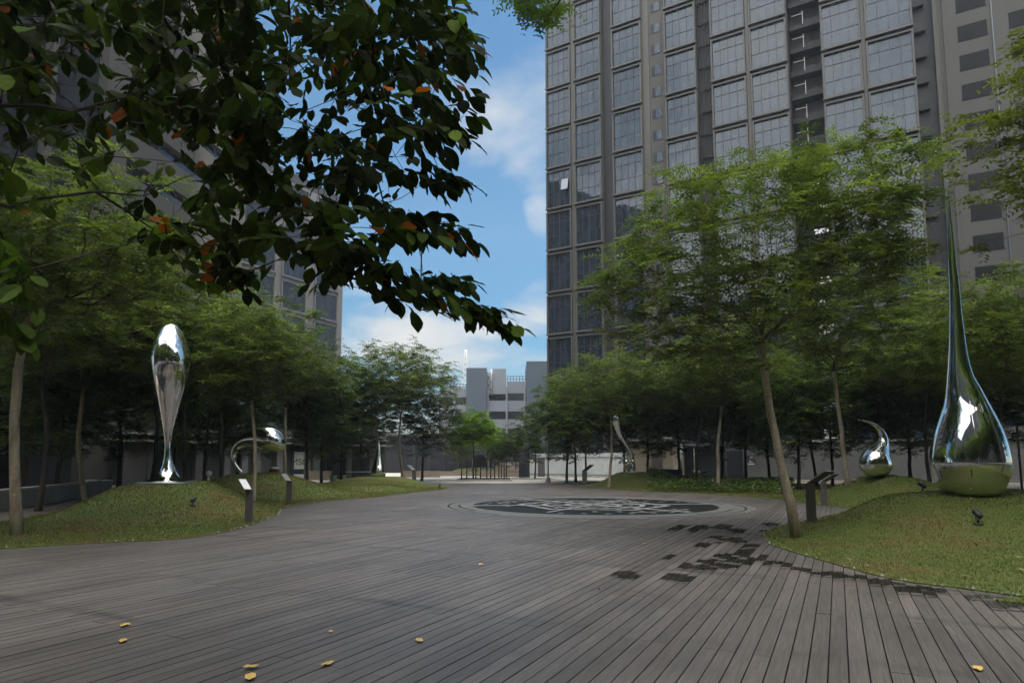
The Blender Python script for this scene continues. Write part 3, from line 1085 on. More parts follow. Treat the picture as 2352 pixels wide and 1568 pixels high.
def crown_tips(n, c, rx, ry, ru, rd, rng, layer=0.5, inner=0.35):
    out = []
    while len(out) < n:
        v = rng.normal(0, 1, 3)
        v /= np.linalg.norm(v)
        r = rng.uniform(inner ** 2, 1) ** 0.5
        r *= 1 + 0.14 * math.sin(3 * math.atan2(v[1], v[0]) + c[0]) + 0.08 * math.sin(7 * math.atan2(v[1], v[0]))
        p = np.array([v[0] * rx, v[1] * ry, v[2] * (ru if v[2] > 0 else rd)]) * r
        p[2] = round(p[2] / layer) * layer + rng.normal(0, 0.10) - 0.05 * (p[0] ** 2 + p[1] ** 2) / max(rx, 1)
        out.append(p + np.array(c))
    return np.array(out)


def trunk_curve(p0, p1, bend, n=9, flare=1.65, r0=0.14, r1=0.09):
    p0, p1 = Vector(p0), Vector(p1)
    pts, rad = [], []
    for i in range(n):
        t = i / (n - 1)
        b = math.sin(t * PI)
        p = p0.lerp(p1, t) + Vector(bend) * b
        p += Vector((math.sin(i * 1.7) * 0.018, math.cos(i * 2.3) * 0.018, 0)) * (1 if 0 < i < n - 1 else 0)
        pts.append(p)
        rad.append((r0 + (r1 - r0) * t) * (1 + (flare - 1) * math.exp(-t * 14)))
    return pts, rad


PROTO = {}


def proto(kind):
    """a kind of tree, built once at the origin: (wood mesh, crown mesh)"""
    if kind in PROTO: return PROTO[kind]
    rng = np.random.default_rng({'wide': 3, 'wide2': 4, 'slim': 5, 'dense': 6, 'dense2': 7, 'young': 8, 'yellow': 9}[kind])
    if kind in ('wide', 'wide2'):
        tr, rd = trunk_curve((0, 0, -0.25), (0.35 if kind == 'wide' else -0.4, 0.1, 4.2), (0.18, 0.1, 0), r0=0.088, r1=0.06)
        tips = crown_tips(320, (0.2, 0, 6.6), 3.6, 3.6, 2.3, 2.0, rng, 0.55)
        w, q, t = tree_from(tr, rd, tips, 5, 0.15, 0.062, 0.62, 7, 7, rng)
        lm, bm = M['leafA'], M['bark']
    elif kind == 'slim':
        tr, rd = trunk_curve((0, 0, -0.25), (-0.25, 0, 4.0), (0.12, 0, 0), r0=0.085, r1=0.055)
        tips = crown_tips(320, (-0.1, 0, 6.2), 2.7, 2.7, 2.5, 2.2, rng, 0.5)
        w, q, t = tree_from(tr, rd, tips, 5, 0.15, 0.06, 0.55, 7, 7, rng)
        lm, bm = M['leafA'], M['bark']
    elif kind in ('dense', 'dense2'):
        tr, rd = trunk_curve((0, 0, -0.25), (0.1 if kind == 'dense' else -0.15, 0, 3.6), (0.05, 0.05, 0), r0=0.10, r1=0.065)
        tips = crown_tips(350, (0, 0, 5.2), 3.1, 3.1, 3.5, 3.3, rng, 0.4, 0.2)
        w, q, t = tree_from(tr, rd, tips, 4, 0.21, 0.10, 0.62, 5, 7, rng)
        lm, bm = M['leafB'], M['barkdark']
    elif kind == 'young':
        tr, rd = trunk_curve((0, 0, -0.2), (0.05, 0, 2.4), (0.03, 0, 0), r0=0.06, r1=0.04)
        tips = crown_tips(190, (0, 0, 3.5), 1.9, 1.9, 1.35, 1.25, rng, 0.35)
        w, q, t = tree_from(tr, rd, tips, 5, 0.18, 0.08, 0.5, 6, 7, rng)
        lm, bm = M['leafC'], M['barkdark']
    else:
        tr, rd = trunk_curve((0, 0, -0.25), (0.1, 0.1, 4.6), (0.15, 0.1, 0), r0=0.14, r1=0.09)
        tips = crown_tips(420, (0, 0, 7.4), 3.5, 3.5, 3.1, 2.7, rng, 0.5)
        w, q, t = tree_from(tr, rd, tips, 5, 0.13, 0.055, 0.55, 7, 7, rng)
        lm, bm = M['leafD'], M['bark']
    PROTO[kind] = (w.mesh('trunk', [bm, M['limb'] if bm is M['bark'] else bm]), quads_mesh('crown', q, lm, t))
    return PROTO[kind]


NK = [0]


def tree(kind, x, Y, sc, label, rz=None, world=None, group=None, sz=None, dark=False):
    px, py = world if world else (at(x, 1110, Y).x, Y)
    NK[0] += 1
    random.seed(100 + NK[0])
    r = empty('tree', (px, py, zat(px, py)), random.uniform(0, 2 * PI) if rz is None else rz, label, 'tree', group)
    r.scale = (sc, sc, sz or sc * random.uniform(0.96, 1.05))
    tm, cm = proto(kind)
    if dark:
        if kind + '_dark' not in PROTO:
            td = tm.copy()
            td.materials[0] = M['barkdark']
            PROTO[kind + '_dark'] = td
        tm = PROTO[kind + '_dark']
    link('trunk', tm, r)
    link('crown', cm, r)
    return r


# the big leaning tree on the right lawn, built for itself
rng = np.random.default_rng(21)
b0 = ground(1832, 1236, 0.03)
YB = b0.y
zb = zat(b0.x, b0.y)
tp = [at(1832, 1236, YB), at(1815, 1150, YB), at(1797, 1080, YB), at(1783, 1010, YB), at(1768, 940, YB), at(1760, 880, YB), at(1753, 830, YB), at(1748, 790, YB)]
tp[0].z = zb - 0.25
trad = [0.128, 0.098, 0.085, 0.080, 0.077, 0.075, 0.072, 0.070]
OUT = [(1345, 655), (1372, 610), (1430, 560), (1470, 500), (1490, 400), (1560, 385), (1640, 345), (1720, 370), (1800, 315), (1850, 292), (1930, 276), (2010, 288), (2075, 282), (2140, 306), (2180, 345), (2200, 430), (2165, 520), (2110, 590), (2040, 640), (1950, 690), (1860, 745), (1760, 800), (1660, 850), (1560, 815), (1470, 820), (1420, 760), (1400, 700)]
tl_ = []
while len(tl_) < 640:
    p = rng.uniform((1335, 295), (2200, 850))
    if not inside(np.array([p]), OUT)[0]: continue
    # branches sit in shallow layers, thicker through the middle of the crown
    yy = round(p[1] / 44) * 44 + rng.normal(0, 8) + 0.06 * abs(p[0] - 1780) * 0.3
    half = 2.9 * math.sqrt(max(0.05, 1 - ((p[0] - 1770) / 460) ** 2))
    dY = rng.uniform(-0.5, 1) * half
    k = (YB + dY) / YB
    q = at(p[0], yy, YB) - Vector((0, 0, EYE))
    q = Vector((q.x + rng.normal(0, .1), YB + dY, EYE + q.z * (1 + 0.55 * (k - 1))))
    if 2100 < p[0] and p[1] > 400: q.y = YB + 1.5
    tl_.append(tuple(q))
tips = np.array(tl_)
w, q, t = tree_from(tp, trad, tips, 6, 0.120, 0.045, 0.56, 7, 7, rng, alpha=0.78, droop=0.3)
big = empty('tree', (b0.x, b0.y, zb), 0, 'big spreading feathery tree with leaning pale trunk, nearest on the right lawn', 'tree')
off = Vector((b0.x, b0.y, zb))
w.v = [tuple(Vector(v) - off) for v in w.v]
w.build('trunk', [M['bark'], M['limb']], big)
link('crown', quads_mesh('crown', q - np.array(off), M['leafA'], t), big)

# the forked pale trunk at the left edge
rng = np.random.default_rng(22)
b0 = ground(41, 1229, 0.05)
YB = 14.0
b0 = at(41, 1229, YB)
zb = zat(b0.x, YB)
tp = [at(41, 1232, YB), at(36, 1150, YB), at(33, 1050, YB), at(33, 960, YB), at(40, 880, YB), at(42, 845, YB)]
tp[0].z = zb - 0.2
trad = [0.15, 0.108, 0.098, 0.095, 0.098, 0.092]
c = at(90, 560, YB)
tips = crown_tips(520, (c.x, c.y, c.z), 3.9, 3.6, 2.1, 1.5, rng, 0.45, 0.25)
w, q, t = tree_from(tp, trad, tips, 4, 0.125, 0.05, 0.52, 7, 7, rng, alpha=0.5, expo=0.42)
lt = empty('tree', (b0.x, YB, zb), 0, 'feathery tree with a forked pale trunk at the left edge of the lawn', 'tree')
off = Vector((b0.x, YB, zb))
w.v = [tuple(Vector(v) - off) for v in w.v]
w.build('trunk', [M['bark'], M['limb']], lt)
link('crown', quads_mesh('crown', q - np.array(off), M['leafA'], t), lt)

GL, GR, GCN = 'trees behind the left mounds', 'trees behind the right mounds', 'young trees in the far planter'
for a in [
    ('wide', 205, 25, 1.10, 'feathery tree with bent pale trunk left of the tall bulb sculpture'),
    ('dense', 128, 27, 1.05, 'dark leaved tree with thin dark trunk behind the left edge tree'),
    ('dense2', 272, 30, 1.15, 'dark tree with black trunk just left behind the tall bulb sculpture'),
    ('slim', 583, 22.7, 0.86, 'slim feathery tree whose thin trunk crosses in front of the tadpole arch'),
    ('wide2', 345, 28, 1.18, 'feathery tree directly behind the tall bulb sculpture'),
    ('wide', 655, 37, 1.06, 'feathery tree right behind the tadpole arch'),
    ('dense', 470, 37, 1.12, 'dark leaved tree between the bulb and the tadpole arch, far back'),
    ('dense2', 705, 40, 1.0, 'dark tree left of a row of thin trunks by the glass shopfront'),
    ('dense', 738, 43, 0.98, 'dark tree in the middle of the row by the glass shopfront'),
    ('dense2', 783, 46, 1.0, 'dark tree right end of the row by the glass shopfront'),
    ('wide2', 861, 46, 1.12, 'tree with a pale thin trunk behind the far pointed drop'),
    ('wide', 931, 49, 1.22, 'taller tree with curved pale trunk right of the far pointed drop'),
    ('dense', 968, 54, 1.10, 'dark tree with twin look stems at the right end of the left grove'),
    ('dense', 545, 45, 1.10, 'dark tree deep in the left grove behind the arch'),
    ('dense2', 395, 43, 1.15, 'dark tree deep in the left grove behind the bulb'),
    ('dense', 55, 36, 1.15, 'dark tree at far left before the white slatted shutter'),
    ('wide2', 430, 25.5, 1.00, 'feathery tree right behind the shoulder of the tall bulb sculpture'),
    ('wide', 510, 36, 1.1, 'feathery tree between the bulb and the slim thin trunk'),
    ('wide2', 90, 21.5, 1.05, 'feathery tree behind the fork of the left edge tree'),
    ('dense', 830, 56, 1.1, 'dark background tree left of the far pointed drop'),
]:
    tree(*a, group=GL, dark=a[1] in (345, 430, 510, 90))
for a in [
    ('wide2', 1948, 25, 1.04, 'feathery tree with mottled trunk left of the comma sculpture'),
    ('slim', 1651, 34, 1.12, 'slim tree with pale leaning trunk before the dark ground cover'),
    ('wide', 1396, 39.5, 1.02, 'feathery tree with pale trunk on the mound beyond the fountain'),
    ('dense', 1300, 47, 0.98, 'dark tree at the left end of the right grove, before white hoarding'),
    ('dense2', 1322, 52, 1.02, 'dark tree with black stems behind the far right plaque stand'),
    ('slim', 1346, 50, 1.0, 'tree with pale stem just left of the mound beyond the fountain'),
    ('dense', 1487, 47, 1.05, 'dark tree right behind the leaning bulb sculpture'),
    ('dense2', 1435, 50, 1.0, 'dark tree before the white hoarding left of the leaning bulb'),
    ('dense', 1562, 45, 1.12, 'dark tree above the blue barriers'),
    ('wide2', 1600, 40, 1.05, 'feathery tree left of the slim leaning trunk'),
    ('dense2', 1715, 43, 1.05, 'dark tree before the letter sign on the wall'),
    ('dense', 1770, 45, 1.1, 'dark tree right of the letter sign'),
    ('dense2', 1835, 36, 1.0, 'thick trunked dark tree behind the dark plaque stand'),
    ('wide', 1880, 42, 1.1, 'feathery tree deep behind the big leaning tree'),
    ('dense', 1912, 41, 1.0, 'dark tree left of the mottled trunk'),
    ('dense2', 2015, 40, 1.1, 'dark tree directly behind the comma sculpture'),
    ('dense', 2092, 38, 1.12, 'dark tree between the comma sculpture and the towering drop'),
    ('wide2', 2140, 33, 1.1, 'feathery tree left behind the towering drop'),
    ('dense2', 2235, 35, 1.15, 'dark tree right behind the towering drop'),
    ('wide', 2345, 21, 0.94, 'feathery tree with pale trunk at the right edge behind the towering drop'),
    ('wide2', 2290, 29, 1.05, 'feathery tree in the back row near the right edge'),
    ('dense', 2400, 33, 1.15, 'dark tree far back at the right edge'),
    ('dense', 1228, 60, 0.78, 'dark tree beside the dark gate post left of the white hoarding'),
    ('dense2', 1660, 48, 1.15, 'dark tree deep behind the slim leaning trunk'),
]:
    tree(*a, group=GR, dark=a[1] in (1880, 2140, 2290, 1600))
tree('yellow', 0, 0, 1.10, 'yellowing tree leaning in from the right edge above the lawn', world=(13.1, 11.8))
tree('young', 1086, 57, 1.28, 'bright yellow green young tree in the far planter', group=GCN)
tree('dense', 1152, 62, 0.60, 'darker young tree right of the bright green one', group=GCN)
tree('young', 1120, 72, 1.2, 'small green tree behind the bright one, before the car park', group=GCN)
tree('dense2', 1185, 78, 0.60, 'dark tree in front of the pale car park bands', group=GCN)
tree('dense', 1058, 84, 0.7, 'dark tree at the foot of the car park stair tower', group=GCN)
# unseen trees added around the photographer to darken the mirrored steel and glass
BT = [(-1.6, -18, 'set back between the third and fourth'), (-14, -11, 'left end'), (-8.5, -14, 'second from the left'), (-3.5, -12, 'third from the left'), (3.5, -14, 'fourth from the left'), (8.5, -11, 'fifth from the left'), (14, -9, 'sixth from the left'), (20, -6, 'right end')]
for i, (x, y, lab) in enumerate(BT):
    tree(('dense', 'wide', 'dense2')[i % 3], 0, 0, 2.0, 'unseen tree added in the row behind the photographer, ' + lab, world=(x, y), group='unseen trees added around the photographer')
for i, (x, y, lab) in enumerate(((-19, 2, 'tree outside the left edge of the view'), (20, 3, 'tree outside the right edge of the view'), (-19, -5, 'tree behind and left of the view'), (-24, 10, 'tree beyond the left edge of the view'), (26, 12, 'tree beyond the right edge of the view'))):
    tree(('dense2', 'dense')[i % 2], 0, 0, 1.6, lab, world=(x, y), group='unseen trees added around the photographer')

# ------------------------------------------------------------------ the broad leaved tree overhead
rng = np.random.default_rng(5)
POLY = [(-60, -160), (1020, -160), (1045, 20), (1060, 120), (1055, 200), (1030, 230), (1065, 300), (1040, 330), (1025, 390), (1030, 425), (950, 425), (915, 400), (890, 470), (945, 478), (1000, 500), (1050, 540), (985, 555), (915, 575), (845, 595),
        (800, 625), (770, 595), (700, 590), (640, 550), (560, 590), (500, 625), (430, 605), (360, 575), (345, 500), (300, 440), (250, 440), (255, 380), (150, 450), (95, 470), (40, 560), (-60, 640)]
GAPS = [[(215, 60), (290, 70), (300, 200), (240, 270), (215, 200)], [(80, 130), (200, 140), (230, 250), (120, 250)], [(285, 260), (420, 320), (480, 430), (400, 470), (290, 400)], [(560, 5), (640, 10), (660, 110), (600, 60)], [(640, 180), (760, 190), (760, 260), (670, 240)], [(990, 200), (1060, 190), (1060, 260), (1000, 250)], [(930, 420), (990, 430), (960, 520), (900, 470)], [(700, 380), (730, 370), (720, 430)]]


def sample_leaf_tips(n):
    out = []
    pol = np.array(POLY)
    while len(out) < n:
        p = np.array([[rng.uniform(-60, 1140), rng.uniform(-160, 680)]])
        if not inside(p, POLY)[0]: continue
        if any(inside(p, g)[0] for g in GAPS) and rng.uniform() < 0.93: continue
        if p[0, 1] > 260 and p[0, 0] < 330 and rng.uniform() < 0.55: continue
        Y = rng.uniform(3.9, 6.4) if p[0, 0] > 300 else rng.uniform(3.6, 5.6)
        out.append(tuple(at(p[0, 0], p[0, 1], Y)))
    return out


tl = sample_leaf_tips(800)
def spray(line, n, Y, jit=14):
    for _ in range(n):
        t = rng.uniform(0, 1) * (len(line) - 1)
        i = min(int(t), len(line) - 2)
        f = t - i
        x = line[i][0] * (1 - f) + line[i + 1][0] * f + rng.normal(0, jit)
        y = line[i][1] * (1 - f) + line[i + 1][1] * f + rng.normal(0, jit)
        tl.append(tuple(at(x, y, Y + rng.normal(0, 0.12))))


spray([(815, 600), (870, 632), (930, 660), (1005, 680), (1075, 692), (1135, 716)], 21, 4.7, 15)
spray([(850, 636), (900, 678), (970, 672), (1030, 706)], 8, 4.7, 12)
spray([(1150, 726), (1168, 748)], 3, 4.7, 5)
spray([(970, 645), (1030, 640), (1100, 655)], 5, 4.7, 8)
spray([(925, 500), (980, 500), (1030, 515), (1060, 540)], 8, 4.9, 12)
spray([(1045, 60), (1065, 160), (1050, 260), (1080, 310)], 11, 4.6, 14)
spray([(990, 400), (1040, 412)], 6, 4.8, 12)
spray([(10, 600), (30, 640), (60, 640)], 5, 3.9, 14)
spray([(5, 720), (40, 730), (20, 745)], 4, 3.9, 12)
spray([(480, 640), (520, 640), (600, 620)], 9, 4.8, 14)
spray([(720, 600), (800, 630)], 7, 4.9, 14)
tips = np.array(tl)
troot = Vector((-6.6, 1.4, -0.05))
trunk = [troot, Vector((-6.55, 1.45, 1.2)), Vector((-6.4, 1.6, 2.5)), Vector((-6.1, 1.8, 3.8)), Vector((-5.7, 2.1, 4.9)), Vector((-5.2, 2.5, 5.9)), Vector((-4.5, 3.0, 6.7)), Vector((-3.6, 3.5, 7.2)), Vector((-2.6, 4.0, 7.3)), Vector((-1.7, 4.4, 7.1))]
trad = [0.26, 0.22, 0.20, 0.19, 0.17, 0.14, 0.11, 0.08, 0.055, 0.04]
wood, _q, _t = tree_from(trunk, trad, tips, 3, 0.1, 0.05, 0.2, 1, 1, rng, expo=0.55, alpha=0.25, rmin=0.0035)
# broad leaves, folded along the midrib and arching
LQ, LT = [], []
prof_w = [0.0, 0.50, 0.84, 1.0, 0.97, 0.70, 0.0]


def add_leaf(p, d, up, L, wdt, tint):
    d = d / np.linalg.norm(d)
    side = np.cross(d, up)
    side /= max(np.linalg.norm(side), 1e-6)
    nrm = np.cross(side, d)
    curl = rng.normal(0.16, 0.12)
    fold = rng.uniform(0.08, 0.32)
    n = len(prof_w)
    ws = rng.uniform(0.9, 1.1)
    mids, lefts, rights = [], [], []
    for i, w in enumerate(prof_w):
        t = i / (n - 1)
        m = p + d * L * t - nrm * curl * L * t * t
        hw = w * wdt * 0.5 * ws
        wv = rng.normal(0, 0.03) * wdt
        mids.append(m)
        lefts.append(m - side * hw + nrm * (hw * fold + wv))
        rights.append(m + side * hw + nrm * (hw * fold - wv))
    for i in range(n - 1):
        LQ.append((mids[i], lefts[i], lefts[i + 1], mids[i + 1])); LT.append(tint)
        LQ.append((mids[i], mids[i + 1], rights[i + 1], rights[i])); LT.append(tint)


for tip in tips:
    left = tip[0] < -2.2
    az = rng.uniform(0, 2 * PI)
    tw = np.array([math.cos(az) * 0.7, math.sin(az) * 0.7, -0.25 + rng.normal(0, 0.25)])
    if tip[0] > -0.9: tw = np.array([0.85, rng.normal(0, 0.35), -0.35 + rng.normal(0, 0.25)])
    tw /= np.linalg.norm(tw)
    nl = rng.integers(4, 8)
    lb = rng.normal(0.30, 0.15) + (0.30 if left and tip[2] < 4.4 else 0) + (0.1 if tip[2] < 3.6 else 0)  # lower left leaves tinted lighter: light through them put into the colour
    for k in range(nl):
        f = k / max(nl - 1, 1)
        p = tip + tw * (f - 0.6) * 0.26
        s = 1 if k % 2 else -1
        sd = np.cross(tw, [0, 0, 1.0]) * s
        d = tw * rng.uniform(0.2, 0.8) + sd * rng.uniform(0.3, 0.9) + np.array([0, 0, rng.normal(-0.35, 0.3)])
        if k == nl - 1: d = tw + np.array([0, 0, -0.3])
        L = rng.uniform(0.112, 0.192)
        up = np.array([rng.normal(0, 0.35), rng.normal(-0.25, 0.35), 1.0])
        tnt = np.clip(lb + rng.normal(0, 0.14), 0, 0.94)
        if rng.uniform() < 0.015: tnt = 0.985
        add_leaf(p, d, up, L, L * rng.uniform(0.48, 0.62), tnt)
off = troot.copy(); off.z = 0
ov = empty('tree', off, 0, 'broad leaved tree hanging dark over the upper left, trunk out of view', 'tree')
wood.v = [tuple(Vector(v) - off) for v in wood.v]
wood.build('trunk', [M['barkdark'], M['barkdark']], ov)
link('crown', quads_mesh('crown', np.array(LQ) - np.array(off), M['bigleaf'], LT, smooth=True), ov)

# small leaved twig hanging in at the top centre, from a tree beside the photographer
rng = np.random.default_rng(9)
tips = []
for _ in range(24):
    q = at(rng.normal(1212, 24), rng.normal(6, 18), 6.0 + rng.normal(0, 0.2)); tips.append(tuple(q))
for _ in range(7):
    q = at(rng.normal(1258, 8), rng.normal(32, 10), 6.0 + rng.normal(0, 0.2)); tips.append(tuple(q))
for _ in range(120):
    q = at(rng.normal(1500, 330), rng.uniform(-560, -120), rng.uniform(3.2, 7)); tips.append(tuple(q))
tips = np.array(tips)
trunk = [Vector((4.2, -2.6, -0.05)), Vector((4.15, -2.5, 1.5)), Vector((4.0, -2.2, 3.2)), Vector((3.6, -1.2, 5.2)), Vector((2.9, 0.6, 7.0)), Vector((2.0, 2.6, 8.2)), Vector((1.2, 4.4, 8.4))]
w, q, t = tree_from(trunk, [0.2, 0.17, 0.15, 0.12, 0.09, 0.06, 0.04], tips, 3, 0.05, 0.02, 0.22, 6, 6, rng, rmin=0.003)
tw = empty('tree', (4.2, -2.6, 0), 0, 'small leaved tree with a twig hanging in at the top centre before the tower', 'tree')
off = Vector((4.2, -2.6, 0))
w.v = [tuple(Vector(v) - off) for v in w.v]
w.build('trunk', [M['barkdark'], M['barkdark']], tw)
link('crown', quads_mesh('crown', q - np.array(off), M['leafB'], t), tw)

# ------------------------------------------------------------------ right tower
def dir_from_vp(xv):
    a = (xv - CX) / F_D * CT
    d = Vector((a, 1, 0)).normalized()
    return d


def facade_s(P0, d, x, y):
    r = ray(x, y)
    # P0 + s d = t r (plan)
    det = d.x * (-r.y) - (-r.x) * d.y
    bx, by = -P0.x, -P0.y
    return (bx * (-r.y) - (-r.x) * by) / det


vp = -1800 / 1.27551
dR = -dir_from_vp(vp)                                   # to the right, coming nearer
YC = 82.0
P0 = at(1253, 700, YC); P0.z = 0
rzR = math.atan2(dR.y, dR.x)
sR = lambda x, y=200: facade_s(P0, dR, x, y)
TOWER_H = 152.0
Z0, PH = 0.9, 5.6

tower = empty('office_tower', (P0.x, P0.y, 0), rzR, 'tall slab tower with stacked bronze framed glass bays, right of the sky gap', 'building')
cols = [(1253.5, 1311), (1318, 1380.5), (1405, 1475), (1527, 1601), (1634, 1716), (1724, 1812), (1890, 1985), (1993, 2107)]
cs = [(sR(a), sR(b)) for a, b in cols]
gap0, gap1 = sR(1813), sR(1889)
sEnd = sR(2152)
mb = MB()
mb.box(0.02, gap0, 1.0, 24, -0.1, TOWER_H)
mb.box(gap1, sEnd, 1.0, 24, -0.1, TOWER_H)
mb.build('wall', M['slate'], tower)
for s0, s1 in cs:
    mb = MB()
    mb.box(s0, s1, 0.16, 1.0, -0.1, TOWER_H - 2)
    mb.build('bay_backing', M['bronze'], tower)
# one casement pushed open in the outer bay
q0, q1 = at(1288, 435, (P0 + dR * sR(1296)).y - 0.3), at(1304, 409, (P0 + dR * sR(1296)).y - 0.3)
mb = MB()
so0 = sR(1289)
mb.add([(so0, -0.10, q1.z), (so0 + 0.95, -0.10, q1.z), (so0 + 0.95, -0.45, q0.z), (so0, -0.45, q0.z)], [(0, 1, 2, 3)])
mb.add([(so0, -0.07, q1.z), (so0 + 0.95, -0.07, q1.z), (so0 + 0.95, -0.42, q0.z), (so0, -0.42, q0.z)], [(3, 2, 1, 0)])
mb.build('open_casement', M['cplight'], tower)
# pairs of bays share a proud pier between them
for a, b in ((0, 1), (4, 5), (6, 7)):
    mb = MB()
    mb.box(cs[a][1] + 0.003, cs[b][0] - 0.003, -0.02, 1.0, -0.1, TOWER_H - 2)
    mb.build('pier', M['bronze'], tower)
mb = MB()
mb.box(cs[2][1] + 0.003, sR(1490), 0.3, 1.0, -0.1, TOWER_H)
mb.build('pier', M['bronze'], tower)
mb = MB()
mb.box(sR(1490) + 0.003, cs[3][0] - 0.003, 0.42, 1.0, -0.1, TOWER_H)
mb.build('beige_strip', M['beige'], tower)

WM = {}


def window_meshes(w, h, ncol=4, nrow=3, fw=0.17, depth=0.42, proud=0.22, gl='glass', fr='bronze'):
    key = (round(w, 2), round(h, 2), ncol, nrow, gl)
    if key in WM: return WM[key]
    f = MB()
    y0, y1 = -proud, 0.15
    f.box(0, fw, y0, y1, 0, h)
    f.box(w - fw, w, y0, y1, 0, h)
    f.box(fw, w - fw, y0 - 0.002, y1, h - fw, h)
    f.box(fw, w - fw, y0 - 0.002, y1, 0, fw)
    f.box(-0.05, w + 0.05, y0 - 0.12, y0 + 0.1, -0.10, 0.06)
    g = MB()
    pw, ph = (w - 2 * fw) / ncol, (h - 2 * fw) / nrow
    hs = [0, 0.36, 0.74, 1.0] if nrow == 3 else [k / nrow for k in range(nrow + 1)]
    rr = random.Random(int(w * 1000))
    H = h - 2 * fw
    for i in range(ncol):
        for j in range(nrow):
            x0, x1 = fw + i * pw + 0.02, fw + (i + 1) * pw - 0.02
            z0, z1 = fw + hs[j] * H + 0.02, fw + hs[j + 1] * H - 0.02
            e = [rr.uniform(-0.006, 0.006) for _ in range(4)]
            g.add([(x0, 0.06 + e[0], z0), (x1, 0.06 + e[1], z0), (x1, 0.06 + e[2], z1), (x0, 0.06 + e[3], z1)], [(0, 1, 2, 3)], 0)
    g.box(fw, w - fw, 0.085, 0.15, fw, h - fw, 1)
    for i in range(1, ncol):
        g.box(fw + i * pw - 0.02, fw + i * pw + 0.02, 0.01, 0.10, fw, h - fw, 1)
    for j in range(1, nrow):
        g.box(fw, w - fw, 0.013, 0.10, fw + hs[j] * H - 0.02, fw + hs[j] * H + 0.02, 1)
    WM[key] = (f.mesh('window', M[fr]), g.mesh('pane', [M[gl], M['mullion']]))
    return WM[key]


for ci, (s0, s1) in enumerate(cs):
    w = s1 - s0 - 0.10
    fm, gm = window_meshes(w, PH - 0.42)
    for k in range(0, 12):
        o = link('window', fm, tower, (s0 + 0.05, 0, Z0 + k * PH + 0.21))
        link('pane', gm, o)
# small windows in the beige strip: one per floor
s0, s1 = sR(1495), sR(1517)
fm = MB(); fm.box(0, s1 - s0, -0.03, 0.05, 0, 1.25)
gm = MB(); gm.add([(0.05, -0.035, 0.06), ((s1 - s0) * 0.36, -0.035, 0.06), ((s1 - s0) * 0.36, -0.035, 1.19), (0.05, -0.035, 1.19)], [(0, 1, 2, 3)], 1)
gm.add([((s1 - s0) * 0.40, -0.035, 0.06), (s1 - s0 - 0.05, -0.035, 0.06), (s1 - s0 - 0.05, -0.035, 1.19), ((s1 - s0) * 0.40, -0.035, 1.19)], [(0, 1, 2, 3)], 0)
fm, gm = fm.mesh('small_window', M['mullion']), gm.mesh('pane', [M['glass'], M['glassdark']])
for k in range(6, 23):
    o = link('small_window', fm, tower, (s0, 0.40, Z0 + 0.7 + k * PH / 2))
    link('pane', gm, o)
# louvred shaft between two bays, with balcony shelves
a, b = cs[3][1] + 0.05, cs[4][0] - 0.05
mb = MB()
x = a + 0.1
while x < b:
    mb.box(x, x + 0.06, 0.35, 0.55, 1, TOWER_H - 6)
    x += 0.30
for k in range(1, 26):
    mb.box(a, b, 0.56, 0.99, Z0 + k * PH / 2 - 0.09, Z0 + k * PH / 2 + 0.09)
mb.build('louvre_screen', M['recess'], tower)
# the deep gap: linking corridors whose open ends let the sky through
g0, g1 = gap0 + 0.02, gap1 - 0.02
wv = g0 + (g1 - g0) * 0.47
mb = MB()
mb.box(g0, wv, 3.4, 4.4, -0.1, TOWER_H)
mb.box(g0 + (g1 - g0) * 0.93, g1, 3.3, 7.2, -0.1, TOWER_H)
mb.box(g0, g1, 3.42, 23, 40.5, TOWER_H)
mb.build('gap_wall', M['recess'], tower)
for k in range(0, 26):
    z = Z0 + k * PH / 2
    mb = MB()
    mb.box(g0 + 0.01, g1 - 0.01, 2.2, 6.3, z - 0.55, z)
    mb.box(wv, g1 - 0.02, 2.24, 2.34, z, z + 0.35)
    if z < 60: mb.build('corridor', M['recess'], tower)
for k in range(12, 22):
    z = Z0 + k * PH / 2
    mb = MB()
    mb.box(g0 + 0.35, wv, 1.9, 1.96, z + 0.95, z + 1.0)
    mb.box(wv - 0.06, wv, 1.9, 1.96, z - 0.3, z + 1.3)
    mb.build('balcony_rail', M['metal'], tower)
# right hand recess with floor shelves
a, b = cs[7][1] + 0.03, sEnd - 0.02
for k in range(5, 23):
    mb = MB()
    mb.box(a, b - 0.6, 0.45, 0.99, Z0 + k * PH / 2 - 0.35, Z0 + k * PH / 2 + 0.25)
    mb.build('recess_shelf', M['recess'], tower)
mb = MB()
mb.box(a - 0.02, b, 0.6, 0.999, -0.1, TOWER_H)
# beige stair core to the right with square windows
core = empty('stair_core', (P0.x + dR.x * sEnd, P0.y + dR.y * sEnd, 0), rzR, 'beige rendered block with a column of dark windows, at the right edge', 'building')
sC = lambda x, y=210: sR(x, y) - sEnd
mb = MB()
mb.box(0.01, 34, 0.0, 24, -0.1, TOWER_H - 8)
mb.build('wall', M['beige'], core)
mb = MB()
mb.box(0.0, sC(2163), -0.5, -0.003, -0.1, TOWER_H - 8)
mb.box(sC(2176), sC(2182), -0.12, -0.003, -0.1, TOWER_H - 8)
mb.build('pilaster', M['beige'], core)
mb = MB()
mb.tube([(sC(2291), -0.09, 0), (sC(2291), -0.09, TOWER_H - 8)], 0.06, 8)
mb.build('drainpipe', M['cplight'], core)
w0, w1 = sC(2209), sC(2279)
wz0 = at(2245, 231, (P0 + dR * (sEnd + w0)).y).z
fm = MB()
ww = w1 - w0
fm.box(-0.05, ww + 0.05, -0.05, -0.002, -0.07, -0.001)
fm.add([(0, -0.012, 0), (ww, -0.012, 0), (ww, -0.012, 1.55), (0, -0.012, 1.55)], [(0, 1, 2, 3)])
fm = fm.mesh('window', M['darkpane'])
gm = MB()
rr = random.Random(3)
